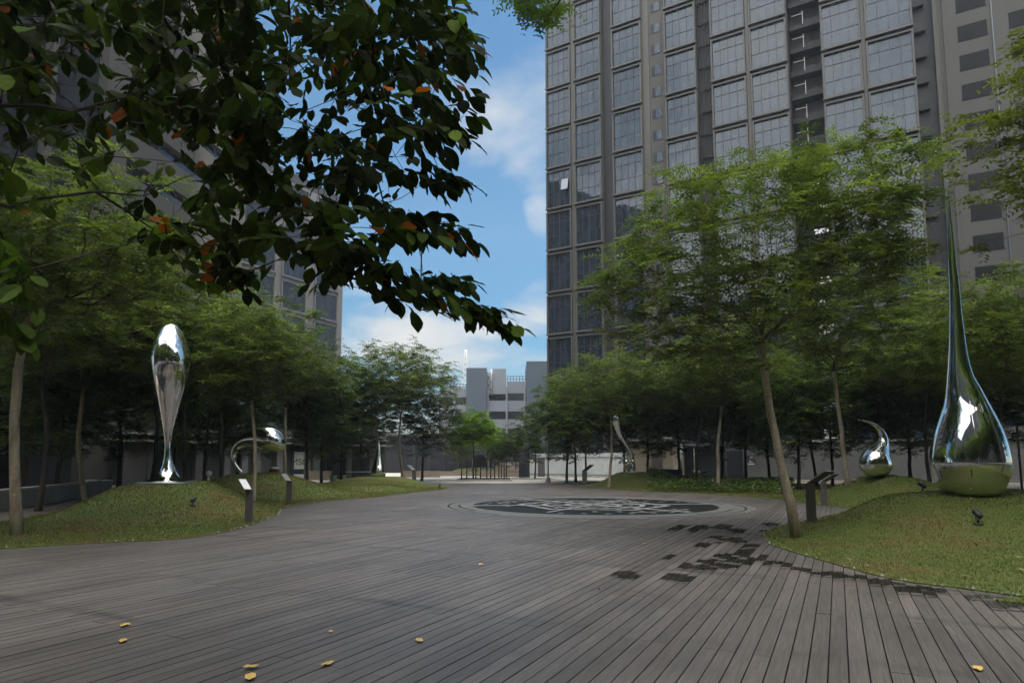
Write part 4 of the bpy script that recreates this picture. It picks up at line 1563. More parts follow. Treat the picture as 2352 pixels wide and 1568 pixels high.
for i in range(3):
    x0, x1 = ww * i / 3 + 0.04, ww * (i + 1) / 3 - 0.04
    gm.add([(x0, -0.016, 0.05), (x1, -0.016, 0.05), (x1, -0.016, 1.5), (x0, -0.016, 1.5)], [(0, 1, 2, 3)])
gm = gm.mesh('pane', M['darkpane'])
for dx in (0, sC(2330) - w0):
    for k in range(-8, 6):
        z = wz0 + k * 3.05
        if z < 3: continue
        o = link('window', fm, core, (w0 + dx, 0, z))
        link('pane', gm, o)

# ------------------------------------------------------------------ left tower
dL = dir_from_vp(2560 / 1.27551)                        # to the right, going away
YL = 115.0
PE = at(786, 700, YL); PE.z = 0
rzL = math.atan2(dL.y, dL.x)
sL = lambda x, y=690: facade_s(PE, dL, x, y)
lt_ = empty('office_block', (PE.x, PE.y, 0), rzL, 'grey framed office block left of the sky gap, behind the broad leaves', 'building')
colsL = [(720, 776), (643, 704), (548, 631), (440, 533), (315, 423), (180, 300)]
csL = [(sL(a), sL(b)) for a, b in colsL]
TOPL = 3.9 + 5.6 * 8
sMin = csL[-1][0] - 4
mb = MB()
mb.box(sMin, 0, 0.5, 26, -0.1, TOPL + 2)
mb.box(0.02, 6, 6.0, 20, -0.1, at(790, 812, YL + 6).z)
mb.build('wall', M['slate'], lt_)
mb = MB()
for i, (a, b) in enumerate(csL):
    nxt = csL[i - 1][0] if i else 0.0
    mb.box(a, b, 0.16, 0.5, -0.1, TOPL)
    mb.box(b + 0.003, nxt - 0.003, -0.02, 0.5, -0.1, TOPL)
mb.build('pier', M['greyframe'], lt_)
for a, b in csL:
    fm, gm = window_meshes(b - a - 0.3, PH - 0.7, 4, 2, gl='glassdark', fr='greyframe')
    for k in range(1, 8):
        o = link('window', fm, lt_, (a + 0.15, 0, 3.9 + k * PH + 0.3))
        link('pane', gm, o)

# beige banded block nearer on the left
dB = dir_from_vp(1680 / 1.27551)
PB = Vector((-29.0, 47.0, 0))
rzB = math.atan2(dB.y, dB.x)
bb = empty('banded_block', PB, rzB, 'beige banded block seen through the leaves at upper left', 'building')
sB = lambda x, y=390: facade_s(PB, dB, x, y)
TOPB = 57.0
e0, e1, pr0, pr1 = sB(-500, 390), 16.0, sB(222), sB(278)
mb = MB()
mb.box(e0, e1, 0.4, 20, -0.1, TOPB)
mb.build('wall', M['slate'], bb)
mb = MB()
zz = at(355 / 1.27551, 500 / 1.27551, (PB + dB * sB(278)).y).z
k = -6
while True:
    z = zz - 3.4 * k * -1
    k += 1
    if z > TOPB - 2: break
    if z < 1: continue
    mb.box(pr1 + 0.003, e1, -0.15, 0.4, z - 2.2, z)
mb.build('spandrel', M['beige'], bb)
for p0_, p1_, yy in ((pr0, pr1, -0.4), (pr0 - 4.6, pr0 - 4.2, -0.3), (pr0 - 9.2, pr0 - 8.8, -0.3)):
    mb = MB()
    mb.box(p0_, p1_, yy, 0.399, -0.1, TOPB)
    mb.build('pier', M['beige'], bb)
mb = MB()
z = 2.0
while z < TOPB - 3:
    mb.add([(pr1 + 0.01, 0.38, z), (e1 - 0.2, 0.38, z), (e1 - 0.2, 0.38, z + 3.3), (pr1 + 0.01, 0.38, z + 3.3)], [(0, 1, 2, 3)])
    mb.add([(pr0 - 4.19, 0.30, z), (pr0 - 0.01, 0.30, z), (pr0 - 0.01, 0.30, z + 3.3), (pr0 - 4.19, 0.30, z + 3.3)], [(0, 1, 2, 3)])
    mb.add([(pr0 - 8.79, 0.30, z), (pr0 - 4.61, 0.30, z), (pr0 - 4.61, 0.30, z + 3.3), (pr0 - 8.79, 0.30, z + 3.3)], [(0, 1, 2, 3)])
    z += 3.4
mb.build('ribbon_glazing', M['glassdark'], bb)

# dark towers added out of view behind the photographer to shape the reflections
for nm, (x0, x1, y0, y1, h), lab in (('unseen_tower', (-70, -4.5, -62, -40, 54), 'unseen dark tower added behind the photographer on the left, mirrored in glass'), ('unseen_tower', (-0.5, 62, -62, -38, 50), 'unseen dark tower added behind the photographer on the right'), ('unseen_tower', (66, 104, -52, -6, 48), 'unseen dark tower added behind the right of the photographer'), ('unseen_tower', (-112, -74, -46, 2, 50), 'unseen dark tower added behind the left of the photographer')):
    t_ = empty(nm, ((x0 + x1) / 2, (y0 + y1) / 2, 0), 0, lab, 'building')
    hx, hy = (x1 - x0) / 2, (y1 - y0) / 2
    mb = MB(); mb.box(-hx, hx, -hy, hy, -0.1, h); mb.build('wall', M['navy'], t_)
    mb = MB()
    z = 3.0
    while z < h - 2:
        mb.box(-hx + 0.6, hx - 0.6, hy, hy + 0.05, z, z + 2.0)
        z += 3.4
    mb.build('ribbon_glazing', M['mullion'], t_)

# ------------------------------------------------------------------ far car park, mast
YP = 135.0
def px(X, Yp): return ((1250 + X / 5.2275) / 1.27551, (1000 + Yp / 5.2275) / 1.27551)
def wx(X, d=YP): return at(px(X, 0)[0], 1000, d).x
def wz(Yp, d=YP): return at(1150, px(0, Yp)[1], d).z
cp = empty('car_park', (wx(1000), YP, 0), 0, 'pale multi storey car park with blue grey stair blocks, far down the gap', 'building')
ox = wx(1000)
def cpbox(mb, X0, X1, Yt, Yb, dy0, dy1):
    mb.box(wx(X0) - ox, wx(X1) - ox, dy0, dy1, -0.1 if Yb is None else wz(Yb), wz(Yt))
mb = MB()
cpbox(mb, 612, 920, 425, None, -2.0, 12)
cpbox(mb, 1527, 2100, 335, None, -3.0, 12)
mb.build('stair_block', M['cpdark'], cp)
mb = MB()
cpbox(mb, 1005, 1212, 412, 800, 0.5, 12)
cpbox(mb, 920.5, 1004.5, 470, 800, 2.0, 12)
mb.build('lift_block', M['cplight'], cp)
for X0, X1, Yt, Yb in ((1228, 1526, 612, 790), (924, 1526, 905, 1068), (924, 1526, 1190, 1330), (200, 611, 712, 852), (200, 611, 968, 1080), (200, 611, 1200, 1330)):
    mb = MB()
    cpbox(mb, X0, X1, Yt, Yb, 0.0, 0.4)
    mb.build('parapet', M['cplight'], cp)
mb = MB()
cpbox(mb, 150, 1900, 800, None, 4, 22)
cpbox(mb, 200, 611, 690, None, 6, 20)
cpbox(mb, 1215, 1526, 640, None, 6, 20)
mb.build('deck_floor', M['shopwall'], cp)
mb = MB()
for X in (1225, 1500, 940, 420):
    mb.box(wx(X) - ox - 0.18, wx(X) - ox + 0.18, -0.5, -0.05, -0.1, wz(700))
mb.build('column', M['cplight'], cp)
mb = MB()
for X0, X1, Y0 in ((1228, 1526, 520), (300, 611, 640)):
    for q in range(2):
        z = wz(Y0 + q * 45)
        mb.box(wx(X0) - ox, wx(X1) - ox, 1.0, 1.12, z - 0.1, z)
    X = X0
    while X < X1:
        mb.box(wx(X) - ox, wx(X) - ox + 0.12, 1.0, 1.12, wz(625 if X0 > 1000 else 712), wz(Y0))
        X += 48
mb.build('roof_rail', mat('rusty_rail', (0.28, 0.10, 0.08), 0.7), cp)
mb = MB()
x0, x1 = wx(935) - ox, wx(990) - ox
zt, zb_ = wz(430), wz(800)
nst = 6
for i in range(nst):
    za, zc = zb_ + (zt - zb_) * i / nst, zb_ + (zt - zb_) * (i + 1) / nst
    mb.tube([(x0 if i % 2 else x1, 0.2, za), (x1 if i % 2 else x0, 0.2, zc)], 0.09, 5)
mb.tube([(x1, 0.2, zb_), (x1, 0.2, zt)], 0.09, 5)
mb.build('bracing', M['white'], cp)

mp = at(1068, 1000, 420)
mst = empty('mast', (mp.x, 420, 0), 0, 'white tapering lattice mast rising behind the car park', 'mast')
zt = at(1068, 803, 420).z
zbm = at(1068, 880, 420).z
hw0, hw1 = 5.4, 0.3
mb = MB()
nst = 16
hwz = lambda z: hw0 * 1.0 + (hw1 - hw0) * min(1, max(0, z / zt))
for sx_, sy_ in ((-1, -1), (1, -1), (1, 1), (-1, 1)):
    mb.tube([(sx_ * hwz(z), sy_ * hwz(z), z) for z in np.linspace(0, zt, 12)], 0.42, 5)
mb.build('leg', M['hoard'], mst)
mb = MB()
zs = np.linspace(0, zt, 22)
for i in range(21):
    for s in (-1, 1):
        mb.tube([(-s * hwz(zs[i]), -hwz(zs[i]), zs[i]), (s * hwz(zs[i + 1]), -hwz(zs[i + 1]), zs[i + 1])], 0.27, 4)
        mb.tube([(hwz(zs[i]), -s * hwz(zs[i]), zs[i]), (hwz(zs[i + 1]), s * hwz(zs[i + 1]), zs[i + 1])], 0.27, 4)
mb.build('lattice', M['hoard'], mst)

# ------------------------------------------------------------------ walls, hoardings, shops
def text_part(s, size, m, parent, loc, rot=(PI / 2, 0, 0), name='letters', ext=0.015):
    cu = bpy.data.curves.new(name, 'FONT')
    cu.body = s
    cu.size = size
    cu.extrude = ext
    cu.align_x = 'CENTER'
    tmp = bpy.data.objects.new(name + '_tmp', cu)
    COL.objects.link(tmp)
    bpy.context.view_layer.update()
    me = bpy.data.meshes.new_from_object(tmp.evaluated_get(bpy.context.evaluated_depsgraph_get()))
    bpy.data.objects.remove(tmp)
    me.materials.clear()
    me.materials.append(m)
    o = link(name, me, parent, loc)
    o.rotation_euler = rot
    return o


def wall_between(name, a, b, h, th, m, label, cat, parts=None):
    a, b = Vector((a[0], a[1], 0)), Vector((b[0], b[1], 0))
    d = b - a
    r = empty(name, a, math.atan2(d.y, d.x), label, cat)
    mb = MB()
    mb.box(0, d.length, 0, th, -0.1, h)
    mb.build('panel', m, r)
    r['len'] = d.length
    return r, d.length


# white corrugated hoarding
hp0, hp1 = at(1211, 1090, 70), at(1480, 1090, 60)
r, L = wall_between('hoarding', (hp0.x, hp0.y), (hp1.x, hp1.y), 2.45, 0.08, M['hoard'], 'pale corrugated hoarding behind the mound beyond the fountain', 'fence')
mb = MB()
x = 0.0
while x < L:
    mb.box(x, x + 0.06, -0.035, -0.002, 0, 2.45)
    x += 0.3
mb.build('corrugation', M['hoard'], r)
mb = MB()
for z in (0.25, 2.0):
    mb.box(0, L, -0.075, -0.038, z, z + 0.05)
mb.build('rail', M['metaldark'], r)
mb = MB(); mb.box(1.6, 2.5, -0.05, -0.004, 0, 2.0); mb.build('door', M['metaldark'], r)
# gate post
gp = at(1204, 1095, 66)
mb = MB(); mb.box(-0.55, 0.55, -0.5, 0.5, -0.1, 2.9); mb.box(-0.62, 0.62, -0.57, 0.57, 2.9, 3.05)
tag(mb.build('gate_post', M['navy'], None, (gp.x, 66, 0)), 'dark square gate post at the left end of the white hoarding', 'post')

# grey wall on the right, with letter sign
wp0, wp1 = at(1668, 1095, 54), at(2520, 1095, 41)
r, L = wall_between('boundary_wall', (wp0.x, wp0.y), (wp1.x, wp1.y), 3.1, 0.2, M['greywall'], 'plain grey boundary wall behind the trees on the right', 'wall')
mb = MB(); mb.box(-0.02, L, -0.12, 0.32, 3.1, 3.3); mb.build('coping', M['concrete'], r)
mb = MB(); mb.box(0, L, -0.6, -0.01, -0.1, 0.18); mb.build('kerb', M['paving'], r)
mb = MB(); mb.box(0.1, 1.4, -0.06, -0.003, 0, 2.5); mb.build('door', M['navy'], r)
sx0 = 2.05
text_part('E', 0.62, M['white'], r, (sx0, -0.03, 1.55))
mb = MB(); mb.box(sx0 - 0.24, sx0 + 0.28, -0.045, -0.015, 1.36, 1.45); mb.build('underline', M['white'], r)
# stretch of tan wall near the leaning bulb
tp0, tp1 = at(1440, 1090, 57), at(1545, 1090, 55)
r, L = wall_between('low_building', (tp0.x, tp0.y), (tp1.x, tp1.y), 3.4, 4.0, M['tan'], 'small tan walled block behind the leaning bulb sculpture', 'building')
mb = MB(); mb.box(-0.3, L + 0.3, -0.5, 4.3, 3.4, 3.65); mb.build('roof', M['concrete'], r)
mb = MB(); mb.box(L * 0.55, L * 0.8, -0.05, -0.003, 0, 2.3); mb.build('door', M['metal'], r)

# dark shed row behind the blue barriers
sp0, sp1 = at(1550, 1090, 60), at(1668, 1090, 57)
r, L = wall_between('shed', (sp0.x, sp0.y), (sp1.x, sp1.y), 3.0, 3.0, M['navy'], 'dark open shed behind the blue barriers', 'building')
mb = MB(); mb.box(-0.3, L + 0.3, -1.4, 3.2, 3.0, 3.2); mb.build('roof', M['shopwall'], r)
mb = MB()
for x in (0.1, L / 2, L - 0.2): mb.tube([(x, -1.2, 0), (x, -1.2, 3.0)], 0.06, 8)
mb.build('post', M['metal'], r)

# left shop row
A_, B_ = Vector((-33.5, 41.0, 0)), Vector((-12.2, 63.5, 0))
dS = (B_ - A_).normalized()
shop = empty('shop_row', A_, math.atan2(dS.y, dS.x), 'low dark shop row with glazed fronts behind the left trees', 'building')
sS = lambda x: facade_s(A_, dS, x, 1070)
LS = (B_ - A_).length
mb = MB()
mb.box(0, LS, 0.5, 9, -0.1, 4.6)
mb.box(-14, -0.01, 0.0, 9, -0.1, 4.6)
mb.build('wall', M['shopwall'], shop)
mb = MB()
mb.box(-14, LS, -0.75, 0.49, 3.05, 3.22)
mb.box(0, LS, -0.25, 0.49, 3.6, 3.75)
mb.build('canopy', M['concrete'], shop)
for x in (205, 290, 345, 455, 520, 560, 590, 640, 705, 800):
    s = sS(x)
    mb = MB()
    mb.box(s - 0.25, s + 0.25, -0.2, 0.49, -0.1, 3.05)
    mb.build('pier', M['greywall'], shop)
a, b = sS(284), sS(346)
mb = MB(); mb.box(a, b, -0.05, 0.46, -0.1, 3.0); mb.build('panel_wall', M['greywall'], shop)
a, b = sS(664), sS(712)
mb = MB(); mb.box(a + 0.3, b, 0.10, 0.30, 0.0, 2.9); mb.build('shopfront', M['glassdark'], shop)
mb = MB()
mb.box(a + 0.5, a + (b - a) * 0.93, 0.04, 0.08, 0.95, 2.45)
mb.build('window_poster', mat('poster', (0.50, 0.53, 0.46), 0.6), shop)
text_part('MSC', 0.80, M['black'], shop, (a + (b - a) * 0.50, 0.03, 1.30), name='letters', ext=0.004)
mb = MB(); mb.box(a + 0.5, b - 0.1, 0.04, 0.08, 0.1, 0.5); mb.build('window_frost', M['hoard'], shop)
a2, b2 = sS(716), sS(735)
mb = MB(); mb.box(b + 0.25, b2, -0.3, 0.45, -0.1, 3.0); mb.build('pier', M['greywall'], shop)
a, b = sS(755), sS(850)
mb = MB(); mb.box(a, b, 0.10, 0.30, 0.0, 2.9); mb.build('shopfront', M['glassdark'], shop)
text_part('JY', 0.55, M['white'], shop, (sS(838), 0.05, 2.0), ext=0.01)
# slatted shutter at far left
a, b = sS(-20), sS(78)
mb = MB()
z = 0.05
while z < 2.5:
    mb.box(min(a, b), max(a, b), -0.32, -0.24, z, z + 0.14)
    z += 0.17
mb.build('shutter', M['hoard'], shop)
mb = MB(); mb.box(b + 0.05, b + 0.5, -0.45, -0.1, -0.1, 3.0); mb.build('pier', M['hoard'], shop)
text_part('2', 0.6, M['white'], shop, (sS(205), -0.24, 1.75), ext=0.01)
# podium behind the shops and trees
mb = MB()
pod = empty('podium', A_ - Vector((dS.y, -dS.x, 0)) * 11, math.atan2(dS.y, dS.x), 'dark glazed podium rising behind the left shop row', 'building')
mb.box(-30, LS + 2, 0, 12, -0.1, 8.5)
mb.build('wall', M['shopwall'], pod)
mb = MB()
for k in range(12):
    mb.box(-28 + k * 5, -24 + k * 5, -0.06, -0.003, 4.9, 8.0)
mb.build('glazing', M['glassdark'], pod)

# low garden wall, gravel strip at far left
g0_, g1_ = (-15.6, 17.0), (-20.5, 33.0)
r, L = wall_between('garden_wall', g0_, g1_, 0.62, 0.3, M['concrete'], 'low grey garden wall left of the left mound', 'wall')
mb = MB(); mb.box(-0.02, L, -0.04, 0.34, 0.62, 0.70); mb.build('coping', M['paving'], r)
mb = MB()
mb.add([(-40, 10, -0.02), (-15.9, 10, -0.02), (-20.6, 44, -0.02), (-40, 44, -0.02)], [(0, 1, 2, 3)])
tag(mb.build('path', M['tan']), kind='structure')

# far centre: dark building, low walls, grass bank
dk = at(1045, 1090, 92)
db = empty('dark_block', (at(1040, 1000, 92).x, 92, 0), 0, 'low blue black building beyond the bright paving', 'building')
x0, x1 = at(955, 1000, 92).x - db.location.x, at(1118, 1000, 92).x - db.location.x
mb = MB(); mb.box(x0 - 6, x1, 0, 10, -0.1, 5.2); mb.build('wall', M['navy'], db)
mb = MB(); mb.box(x0 - 6.2, x1 + 0.3, -1.2, 10, 5.2, 5.5); mb.build('roof', M['shopwall'], db)
mb = MB()
for k in range(5): mb.box(x0 + k * (x1 - x0) / 5 - 0.15, x0 + k * (x1 - x0) / 5 + 0.15, -1.0, -0.7, -0.1, 5.2)
mb.build('column', M['slate'], db)
pv0, pv1 = at(1136, 1000, 88).x, at(1215, 1000, 88).x
pv = empty('canopy_shelter', (pv0, 88, 0), 0, 'flat dark canopy on thin posts beside the gate post', 'shelter')
mb = MB(); mb.box(-3.5, pv1 - pv0 + 2, 0, 5, 2.55, 3.25); mb.build('roof', M['navy'], pv)
mb = MB()
for x in (-3, 0, 2.5, pv1 - pv0): mb.tube([(x, 0.3, 0), (x, 0.3, 2.55)], 0.08, 8)
mb.build('post', M['metaldark'], pv)
def low_wall(x0, x1, Y, h, m, label, th=0.4):
    a, b = at(x0, 1090, Y).x, at(x1, 1090, Y).x
    mb = MB(); mb.box(0, b - a, 0, th, -0.1, h); mb.box(-0.04, b - a + 0.04, -0.04, th + 0.04, h, h + 0.08)
    return tag(mb.build('low_wall', m, None, (a, Y, 0)), label, 'wall')
low_wall(920, 1010, 66, 0.55, M['tan'], 'low tan wall left of the far planter')
low_wall(995, 1100, 72, 0.42, M['tan'], 'low tan wall before the blue black building')
low_wall(1100, 1196, 68, 0.62, M['tan'], 'low tan wall left of the gate post')
low_wall(1138, 1215, 82, 1.05, M['tan'], 'taller tan wall under the dark canopy')
low_wall(705, 760, 57, 0.7, M['tan'], 'short tan wall left of the far pointed drop')
mb = MB()
gx = at(1106, 1090, 75).x
gpts = [(gx + 4.6 * math.cos(2 * PI * k / 24), 75 + 2.0 * math.sin(2 * PI * k / 24)) for k in range(24)]
mb.add([(p[0], p[1], -0.01) for p in gpts] + [(gx + (p[0] - gx) * 0.6, 75 + (p[1] - 75) * 0.6, 0.75) for p in gpts] + [(gx, 75, 0.9)], [(k, (k + 1) % 24, 24 + (k + 1) % 24, 24 + k) for k in range(24)] + [(24 + k, 24 + (k + 1) % 24, 48) for k in range(24)], 0, True)
tag(mb.build('grass_bank', M['grass']), kind='structure')
# planter of the far young trees
a, b = at(1052, 1100, 54).x, at(1172, 1100, 54).x
mb = MB(); mb.box(a, b, 53.2, 58.5, -0.05, 0.10); tag(mb.build('planter_bed', M['barkdark']), kind='structure')
mb = MB()
for x0_, x1_, y0_, y1_ in ((a - 0.15, b + 0.15, 53.0, 53.19), (a - 0.15, b + 0.15, 58.51, 58.7), (a - 0.15, a - 0.001, 53.19, 58.51), (b + 0.001, b + 0.15, 53.19, 58.51)):
    mb.box(x0_, x1_, y0_, y1_, -0.05, 0.14)
tag(mb.build('planter_edge', M['concrete']), kind='structure')
stakes = [(1060, 54.2), (1072, 55), (1093, 53.8), (1104, 56), (1118, 54.5), (1127, 56.5), (1136, 55), (1146, 56), (1158, 54.2), (1163, 57)]
stake = MB(); stake.tube([(0, 0, -0.1), (0, 0, 1.75), (0.01, 0, 1.8)], [0.05, 0.045, 0.03], 8); stake = stake.mesh('tree_stake', M['barkdark'])
for x, Y in stakes:
    tag(link('tree_stake', stake, None, (at(x, 1100, Y).x, Y, 0.1)), 'dark timber stake standing in the far planter among young trees', 'stake', 'stakes in the far planter')

# lamp post and bollard, left of hoarding
lp = at(1259, 1100, 50)
lpr = empty('lamp_post', (lp.x, 50, 0), 0, 'thin pale lamp post standing at the deck end before the hoarding', 'lamp post')
mb = MB(); mb.tube([(0, 0, 0), (0, 0, 0.3), (0, 0, 5.2)], [0.075, 0.06, 0.045], 10); mb.build('pole', M['metal'], lpr)
mb = MB(); mb.tube([(0, 0, 0), (0, 0, 0.35), (0, 0, 0.42)], [0.20, 0.17, 0.08], 12); mb.build('foot', M['concrete'], lpr)
mb = MB(); mb.tube([(0, 0, 5.2), (0.1, 0, 5.35), (0.6, 0, 5.4)], 0.04, 8); mb.box(0.5, 1.0, -0.1, 0.1, 5.36, 5.44); mb.build('lamp_head', M['metal'], lpr)
lp = at(1567, 1100, 52)
lpr = empty('lamp_post', (lp.x, 52, 0), 0, 'white post with a small round lamp beside the blue barriers', 'lamp post')
mb = MB(); mb.tube([(0, 0, 0), (0, 0, 3.2)], [0.09, 0.08], 10); mb.build('pole', M['hoard'], lpr)
mb = MB(); mb.tube([(0, 0, 3.2 + 0.16 * (1 - math.cos(t))) for t in np.linspace(0.05, 3.1, 8)], [0.17 * math.sin(t) for t in np.linspace(0.05, 3.1, 8)], 12); mb.build('lamp_globe', M['white'], lpr)

# blue barriers
for i, (x, lab) in enumerate(((1500, 'blue plastic barrier with white top edge, left of three behind ground cover'), (1528, 'blue plastic barrier with white top edge, middle of three'), (1553, 'blue plastic barrier beside the white lamp post, right of three'))):
    p = at(x, 1090, 50)
    r = empty('barrier', (p.x, 50, 0), 0, lab, 'barrier', 'blue barriers')
    mb = MB()
    mb.prism([(-0.45, -0.28), (0.45, -0.28), (0.45, 0.28), (-0.45, 0.28)], 0, 0.3)
    mb.prism([(-0.43, -0.16), (0.43, -0.16), (0.43, 0.16), (-0.43, 0.16)], 0.3, 1.0)
    for q in (-0.28, 0, 0.28): mb.box(q - 0.04, q + 0.04, -0.2, 0.2, 0.3, 0.95)
    mb.build('body', M['blue'], r)
    if i < 2:
        mb = MB(); mb.box(-0.46, 0.46, -0.19, 0.19, 1.0, 1.07); mb.build('cap', M['white'], r)

# motorbike by the shed
p = at(1610, 1090, 51)
mbk = empty('motorbike', (p.x, 51, 0), 0.15, 'dark motorbike with pale headlamp parked under the trees', 'motorbike')
def torus(mb, c, R, r, n=20, k=8):
    vs, fs = [], []
    for i in range(n):
        a = 2 * PI * i / n
        for j in range(k):
            b = 2 * PI * j / k
            vs.append((c[0] + (R + r * math.cos(b)) * math.cos(a), c[1] + r * math.sin(b), c[2] + (R + r * math.cos(b)) * math.sin(a)))
    for i in range(n):
        for j in range(k):
            fs.append((i * k + j, ((i + 1) % n) * k + j, ((i + 1) % n) * k + (j + 1) % k, i * k + (j + 1) % k))
    mb.add(vs, fs, 0, True)
for x in (-0.6, 0.6):
    mb = MB(); torus(mb, (x, 0, 0.3), 0.25, 0.05); mb.build('wheel', M['black'], mbk)
mb = MB(); mb.tube([(-0.6, 0, 0.3), (-0.3, 0, 0.6), (0.35, 0, 0.62), (0.6, 0, 0.3)], 0.05, 8); mb.tube([(-0.25, 0, 0.4), (0.25, 0, 0.38)], [0.16, 0.14], 10); mb.tube([(-0.55, 0, 0.55), (-0.4, 0, 0.95)], 0.03, 6); mb.build('frame', M['metaldark'], mbk)
mb = MB(); mb.tube([(0.0, 0, 0.78), (0.4, 0, 0.80), (0.75, 0, 0.86)], [0.12, 0.13, 0.06], 10); mb.build('seat', M['black'], mbk)
mb = MB(); mb.tube([(-0.4, 0, 0.74), (-0.1, 0, 0.80)], [0.14, 0.11], 10); mb.build('tank', M['white'], mbk)
mb = MB(); mb.tube([(-0.4, -0.34, 1.0), (-0.42, 0, 0.96), (-0.4, 0.34, 1.0)], 0.02, 6); mb.build('handlebar', M['metal'], mbk)
mb = MB(); mb.tube([(-0.62, 0, 0.86), (-0.5, 0, 0.88)], [0.11, 0.07], 12); mb.build('headlight', M['white'], mbk)

# parked car behind the tan wall
p = at(1166, 1090, 95)
car = empty('parked_car', (p.x, 95, 0.55), 0, 'white car parked behind the tan walls under the canopy', 'car')
mb = MB()
prof = [(-2.1, 0.35), (-2.15, 0.75), (-1.95, 0.92), (-1.2, 1.0), (-0.55, 1.45), (0.75, 1.48), (1.45, 1.02), (2.0, 0.92), (2.15, 0.6), (2.1, 0.35)]
vs = [(x, -0.82, z) for x, z in prof] + [(x, 0.82, z) for x, z in prof]
n = len(prof)
mb.add(vs, [tuple(range(n - 1, -1, -1)), tuple(range(n, 2 * n))] + [(i, (i + 1) % n, n + (i + 1) % n, n + i) for i in range(n)])
mb.build('body', M['white'], car)
mb = MB()
mb.add([(-1.05, -0.824, 1.02), (1.3, -0.824, 1.03), (0.7, -0.824, 1.40), (-0.5, -0.824, 1.39)], [(0, 1, 2, 3)])
mb.build('window', M['glassdark'], car)
for x in (-1.35, 1.35):
    for y in (-0.72, 0.72):
        mb = MB(); mb.tube([(x, y - 0.12, 0.32), (x, y + 0.12, 0.32)], 0.32, 18); mb.build('wheel', M['black'], car)
for y in (-0.6, 0.6):
    mb = MB(); mb.box(-2.17, -2.10, y - 0.15, y + 0.15, 0.66, 0.80); mb.build('headlight', M['plate'], car)

# odds and ends on the left
p = at(212, 1115, 31)
cr = empty('slatted_crate', (p.x, 31, 0), 0.2, 'white slatted crate with a red side standing behind the left mound', 'crate')
mb = MB()
for k in range(6): mb.box(-0.27, 0.27, -0.25, 0.25, 0.02 + k * 0.13, 0.12 + k * 0.13)
mb.build('slats', M['hoard'], cr)
mb = MB(); mb.box(-0.33, -0.275, -0.25, 0.25, 0.0, 0.8); mb.build('side', M['red'], cr)
p = at(479, 1098, 36)
mb = MB()
mb.tube([(0, 0, 0), (0, 0, 0.75)], 0.06, 8)
mb.tube([(0, 0, 0.74 + 0.17 * (1 - math.cos(t))) for t in np.linspace(0.05, 3.1, 8)], [0.17 * math.sin(t) for t in np.linspace(0.05, 3.1, 8)], 14)
tag(mb.build('globe_light', M['white'], None, (p.x, 36, zat(p.x, 36))), 'white globe bollard light between the bulb and the arch sculptures', 'bollard')
p = at(630, 1090, 47)
bn = empty('litter_bin', (p.x, 47, 0), 0, 'red litter bin under the bulb of the tadpole arch', 'bin')
mb = MB(); mb.tube([(0, 0, 0.05), (0, 0, 1.0)], [0.30, 0.36], 16); mb.build('body', M['red'], bn)
mb = MB(); mb.tube([(0, 0, 1.0), (0, 0, 1.12), (0, 0, 1.2)], [0.38, 0.36, 0.2], 16); mb.build('lid', M['hoard'], bn)
for i, (x, lab) in enumerate(((766, 'white planter pot left of two dark trunks by the shops'), (787, 'white planter pot right of two dark trunks by the shops'))):
    p = at(x, 1095, 48)
    r = empty('planter_pot', (p.x, 48, 0), 0, lab, 'planter', 'white pots by the shops')
    mb = MB(); mb.tube([(0, 0, 0), (0, 0, 0.55), (0, 0, 0.6)], [0.2, 0.28, 0.3], 14); mb.build('pot', M['white'], r)
    mb = MB(); mb.tube([(0, 0, 0.6), (0, 0, 0.62)], 0.26, 14); mb.build('soil', M['barkdark'], r)
p = at(824, 1085, 50)
tb = empty('table', (p.x, 50, 0), 0.1, 'white topped table behind the far pointed drop', 'table')
mb = MB(); mb.box(-0.95, 0.95, -0.4, 0.4, 0.78, 0.84); mb.build('tabletop', M['white'], tb)
for sx_ in (-0.85, 0.85):
    for sy_ in (-0.32, 0.32):
        mb = MB(); mb.tube([(sx_, sy_, 0), (sx_, sy_, 0.78)], 0.03, 8); mb.build('leg', M['metaldark'], tb)
p = at(2348, 970, 36)
bs = empty('blue_sign', (at(2338, 970, 36).x, 36, 0), 0, 'blue sign board between trunks near the right edge', 'sign')
mb = MB(); mb.box(-0.75, 0.75, -0.04, 0.04, at(2338, 978, 36).z, at(2338, 955, 36).z); mb.build('board', M['blue'], bs)
mb = MB(); mb.tube([(0, 0.08, 0), (0, 0.08, at(2338, 960, 36).z)], 0.06, 8); mb.build('post', M['metaldark'], bs)
# valve box and stone on the right lawn
p = at(1950, 1150, 22.6)
for x, yv, s, lab in ((1966, 1148, 0.10, 'small pale stone near the mottled trunk'), (2568 / 1.27551, 1416 / 1.27551, 0.09, 'small pale stone on the slope under the comma sculpture')):
    q = ground(x, yv, 0.35 if yv < 1120 else 0.15)
    mb = MB()
    vs = []
    for i in range(5):
        th = PI * (i + 0.5) / 5
        for j in range(7):
            a = 2 * PI * j / 7
            k = s * (1 + 0.2 * math.sin(3 * a + i))
            vs.append((k * math.sin(th) * math.cos(a), k * math.sin(th) * math.sin(a), 0.7 * k * math.cos(th)))
    mb.add(vs, [(i * 7 + j, i * 7 + (j + 1) % 7, (i + 1) * 7 + (j + 1) % 7, (i + 1) * 7 + j) for i in range(4) for j in range(7)], 0, True)
    tag(mb.build('stone', M['pebble'], None, (q.x, q.y, zat(q.x, q.y) + 0.03)), lab, 'stone')

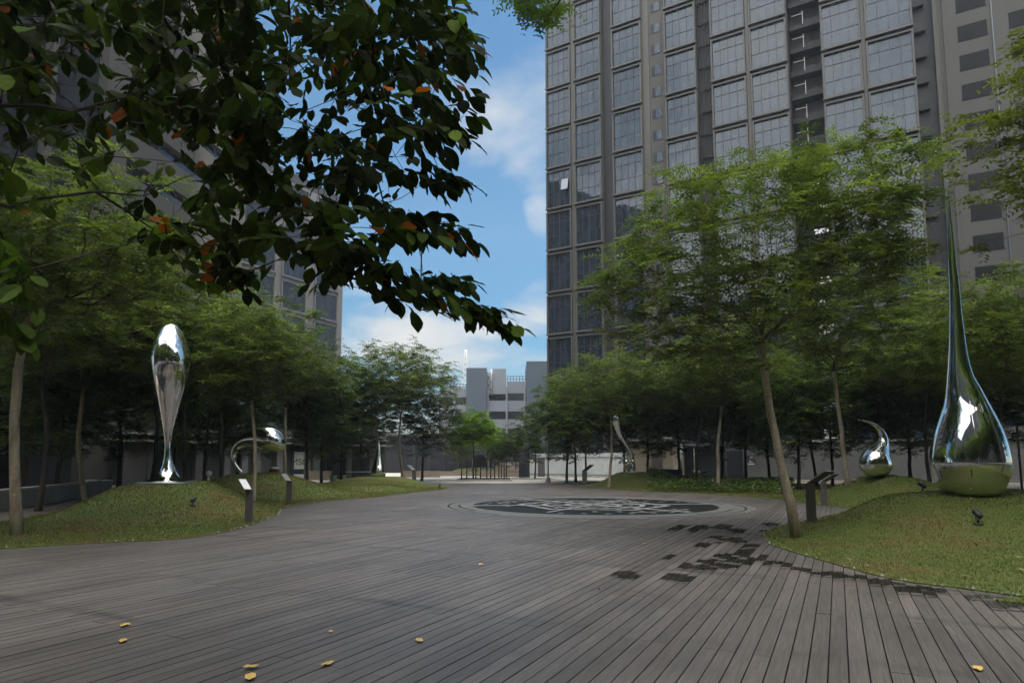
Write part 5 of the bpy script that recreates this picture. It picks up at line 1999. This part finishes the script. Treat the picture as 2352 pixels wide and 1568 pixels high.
# dark ground cover on the right
rng = np.random.default_rng(31)
Q, T = [], []
c0, c1 = ground(1500, 1121), ground(1770, 1137)
for _ in range(5200):
    f = rng.uniform(0, 1)
    x = at(1490 + f * 330, 1100, 1).x
    Y = rng.uniform(34.5 - 4 * f, 44 - 3 * f)
    px_ = x * Y
    h = 0.12 + 0.45 * rng.uniform(0, 1) * min(1, (Y - 33.5 + 4 * f) / 2.5)
    p = np.array([px_, Y, zat(px_, Y) + h]) if _ % 1 == 0 else None
    a = rng.uniform(0, 2 * PI)
    d = np.array([math.cos(a), math.sin(a), rng.normal(0.1, 0.4)])
    d /= np.linalg.norm(d)
    wv_ = np.cross(d, [rng.normal(0, .4), rng.normal(0, .4), 1.0])
    wv_ = wv_ / np.linalg.norm(wv_) * 0.06
    L = rng.uniform(0.16, 0.28)
    Q.append((p, p + d * L * 0.5 - wv_, p + d * L, p + d * L * 0.5 + wv_)); T.append(rng.uniform(0, 0.8))
gc = link('ground_cover', quads_mesh('ground_cover', np.array(Q), M['leafB'], T))
tag(gc, 'dark leafy ground cover along the far lawn before the right wall', 'ground cover', kind='stuff')

# fallen leaves on the boards
random.seed(4)
FL = [(287, 1435, .15, 'large yellow fallen leaf, upper of the two at lower left'), (282, 1471, .13, 'yellow fallen leaf, lower of the two at lower left'), (576, 1532, .13, 'yellow fallen leaf, upper of a pair at the bottom edge'), (575, 1555, .15, 'yellow fallen leaf at the bottom edge, lower of a pair'),
      (752, 1525, .13, 'narrow yellow fallen leaf between a pair and a single leaf'), (963, 1470, .12, 'curled yellow fallen leaf alone near the bottom centre'), (760, 1450, .08, 'small brown fallen leaf above the narrow yellow one'), (1104, 1296, .12, 'pale fallen leaf in the middle of the deck'), (1481, 1249, .14, 'brown fallen leaf on boards before the fountain'), (2246, 1535, .13, 'pale yellow fallen leaf at the lower right corner')]
for x, y, L, lab in FL:
    g = ground(x, y, 0.01)
    mb = MB()
    n = 7
    vs = []
    cu = random.uniform(0.1, 0.4)
    for i in range(n):
        t = i / (n - 1)
        hw = 0.26 * L * math.sin(PI * min(1, t * 0.97 + 0.03)) ** 0.8 + 0.001
        z = 0.012 + L * cu * (t - 0.4) ** 2 + 0.004 * math.sin(i * 2)
        fo = random.uniform(0.1, 0.5) * hw
        vs += [(L * (t - 0.5), -hw, z + fo), (L * (t - 0.5), 0, z), (L * (t - 0.5), hw, z + fo * 0.8)]
    fs = []
    for i in range(n - 1):
        for k in range(2):
            fs.append((3 * i + k, 3 * i + 3 + k, 3 * i + 4 + k, 3 * i + 1 + k))
    mb.add(vs, fs, 0, True)
    o = mb.build('fallen_leaf', M['dryleaf'], None, (g.x, g.y, 0.0))
    o.rotation_euler = (0, 0, random.uniform(0, 2 * PI))
    tag(o, lab, 'leaf', 'fallen leaves on the deck')

# dry bits blown over the lawns and boards
rng = np.random.default_rng(77)
Q = []
while len(Q) < 260:
    y = 7 + 30 * rng.uniform() ** 1.6
    x = rng.uniform(-0.82, 0.82) * y
    P1 = np.array([[x, y]])
    on = inside(P1, LAWN_L)[0] or inside(P1, LAWN_R)[0]
    if not on and rng.uniform() < 0.75: continue
    z = zat(x, y) + (0.045 if on else 0.008)
    a, L = rng.uniform(0, 2 * PI), rng.uniform(0.02, 0.075) * (1 if on else 0.6)
    d = np.array([math.cos(a), math.sin(a), rng.normal(0, 0.15)])
    e = np.array([-math.sin(a), math.cos(a), rng.normal(0, 0.25)]) * 0.38
    p = np.array([x, y, z])
    Q.append((p - d * L, p - e * L, p + d * L, p + e * L))
tag(link('leaf_litter', quads_mesh('leaf_litter', np.array(Q), mat('litter', (0.30, 0.21, 0.09), 0.8, var=0.6, scale=3))), 'small dry leaf bits scattered over lawns and boards', 'leaf litter', kind='stuff')

# ------------------------------------------------------------------ haze
mb = MB()
mb.box(-330, 330, -90, 520, -1.1, 190)
hz = bpy.data.materials.new('haze')
hz.use_nodes = True
hz.node_tree.nodes.clear()
ho = hz.node_tree.nodes.new('ShaderNodeOutputMaterial')
hv = hz.node_tree.nodes.new('ShaderNodeVolumePrincipled')
hv.inputs['Color'].default_value = (0.80, 0.87, 0.95, 1)
hv.inputs['Density'].default_value = 0.0006
hv.inputs['Anisotropy'].default_value = 0.3
hz.node_tree.links.new(hv.outputs[0], ho.inputs['Volume'])
tag(mb.build('haze', hz), 'thin pale haze in the air between the towers', 'haze', kind='stuff')

# ------------------------------------------------------------------ render settings
S.view_settings.view_transform = 'Standard'
S.view_settings.look = 'None'
S.view_settings.gamma = 1.0
S.view_settings.exposure = 0.60
S.cycles.use_denoising = True
S.cycles.max_bounces = 8
S.cycles.diffuse_bounces = 6
S.cycles.glossy_bounces = 4
S.cycles.transmission_bounces = 3
S.cycles.transparent_max_bounces = 4
S.cycles.caustics_reflective = False
S.cycles.caustics_refractive = False
S.cycles.sample_clamp_indirect = 6.0
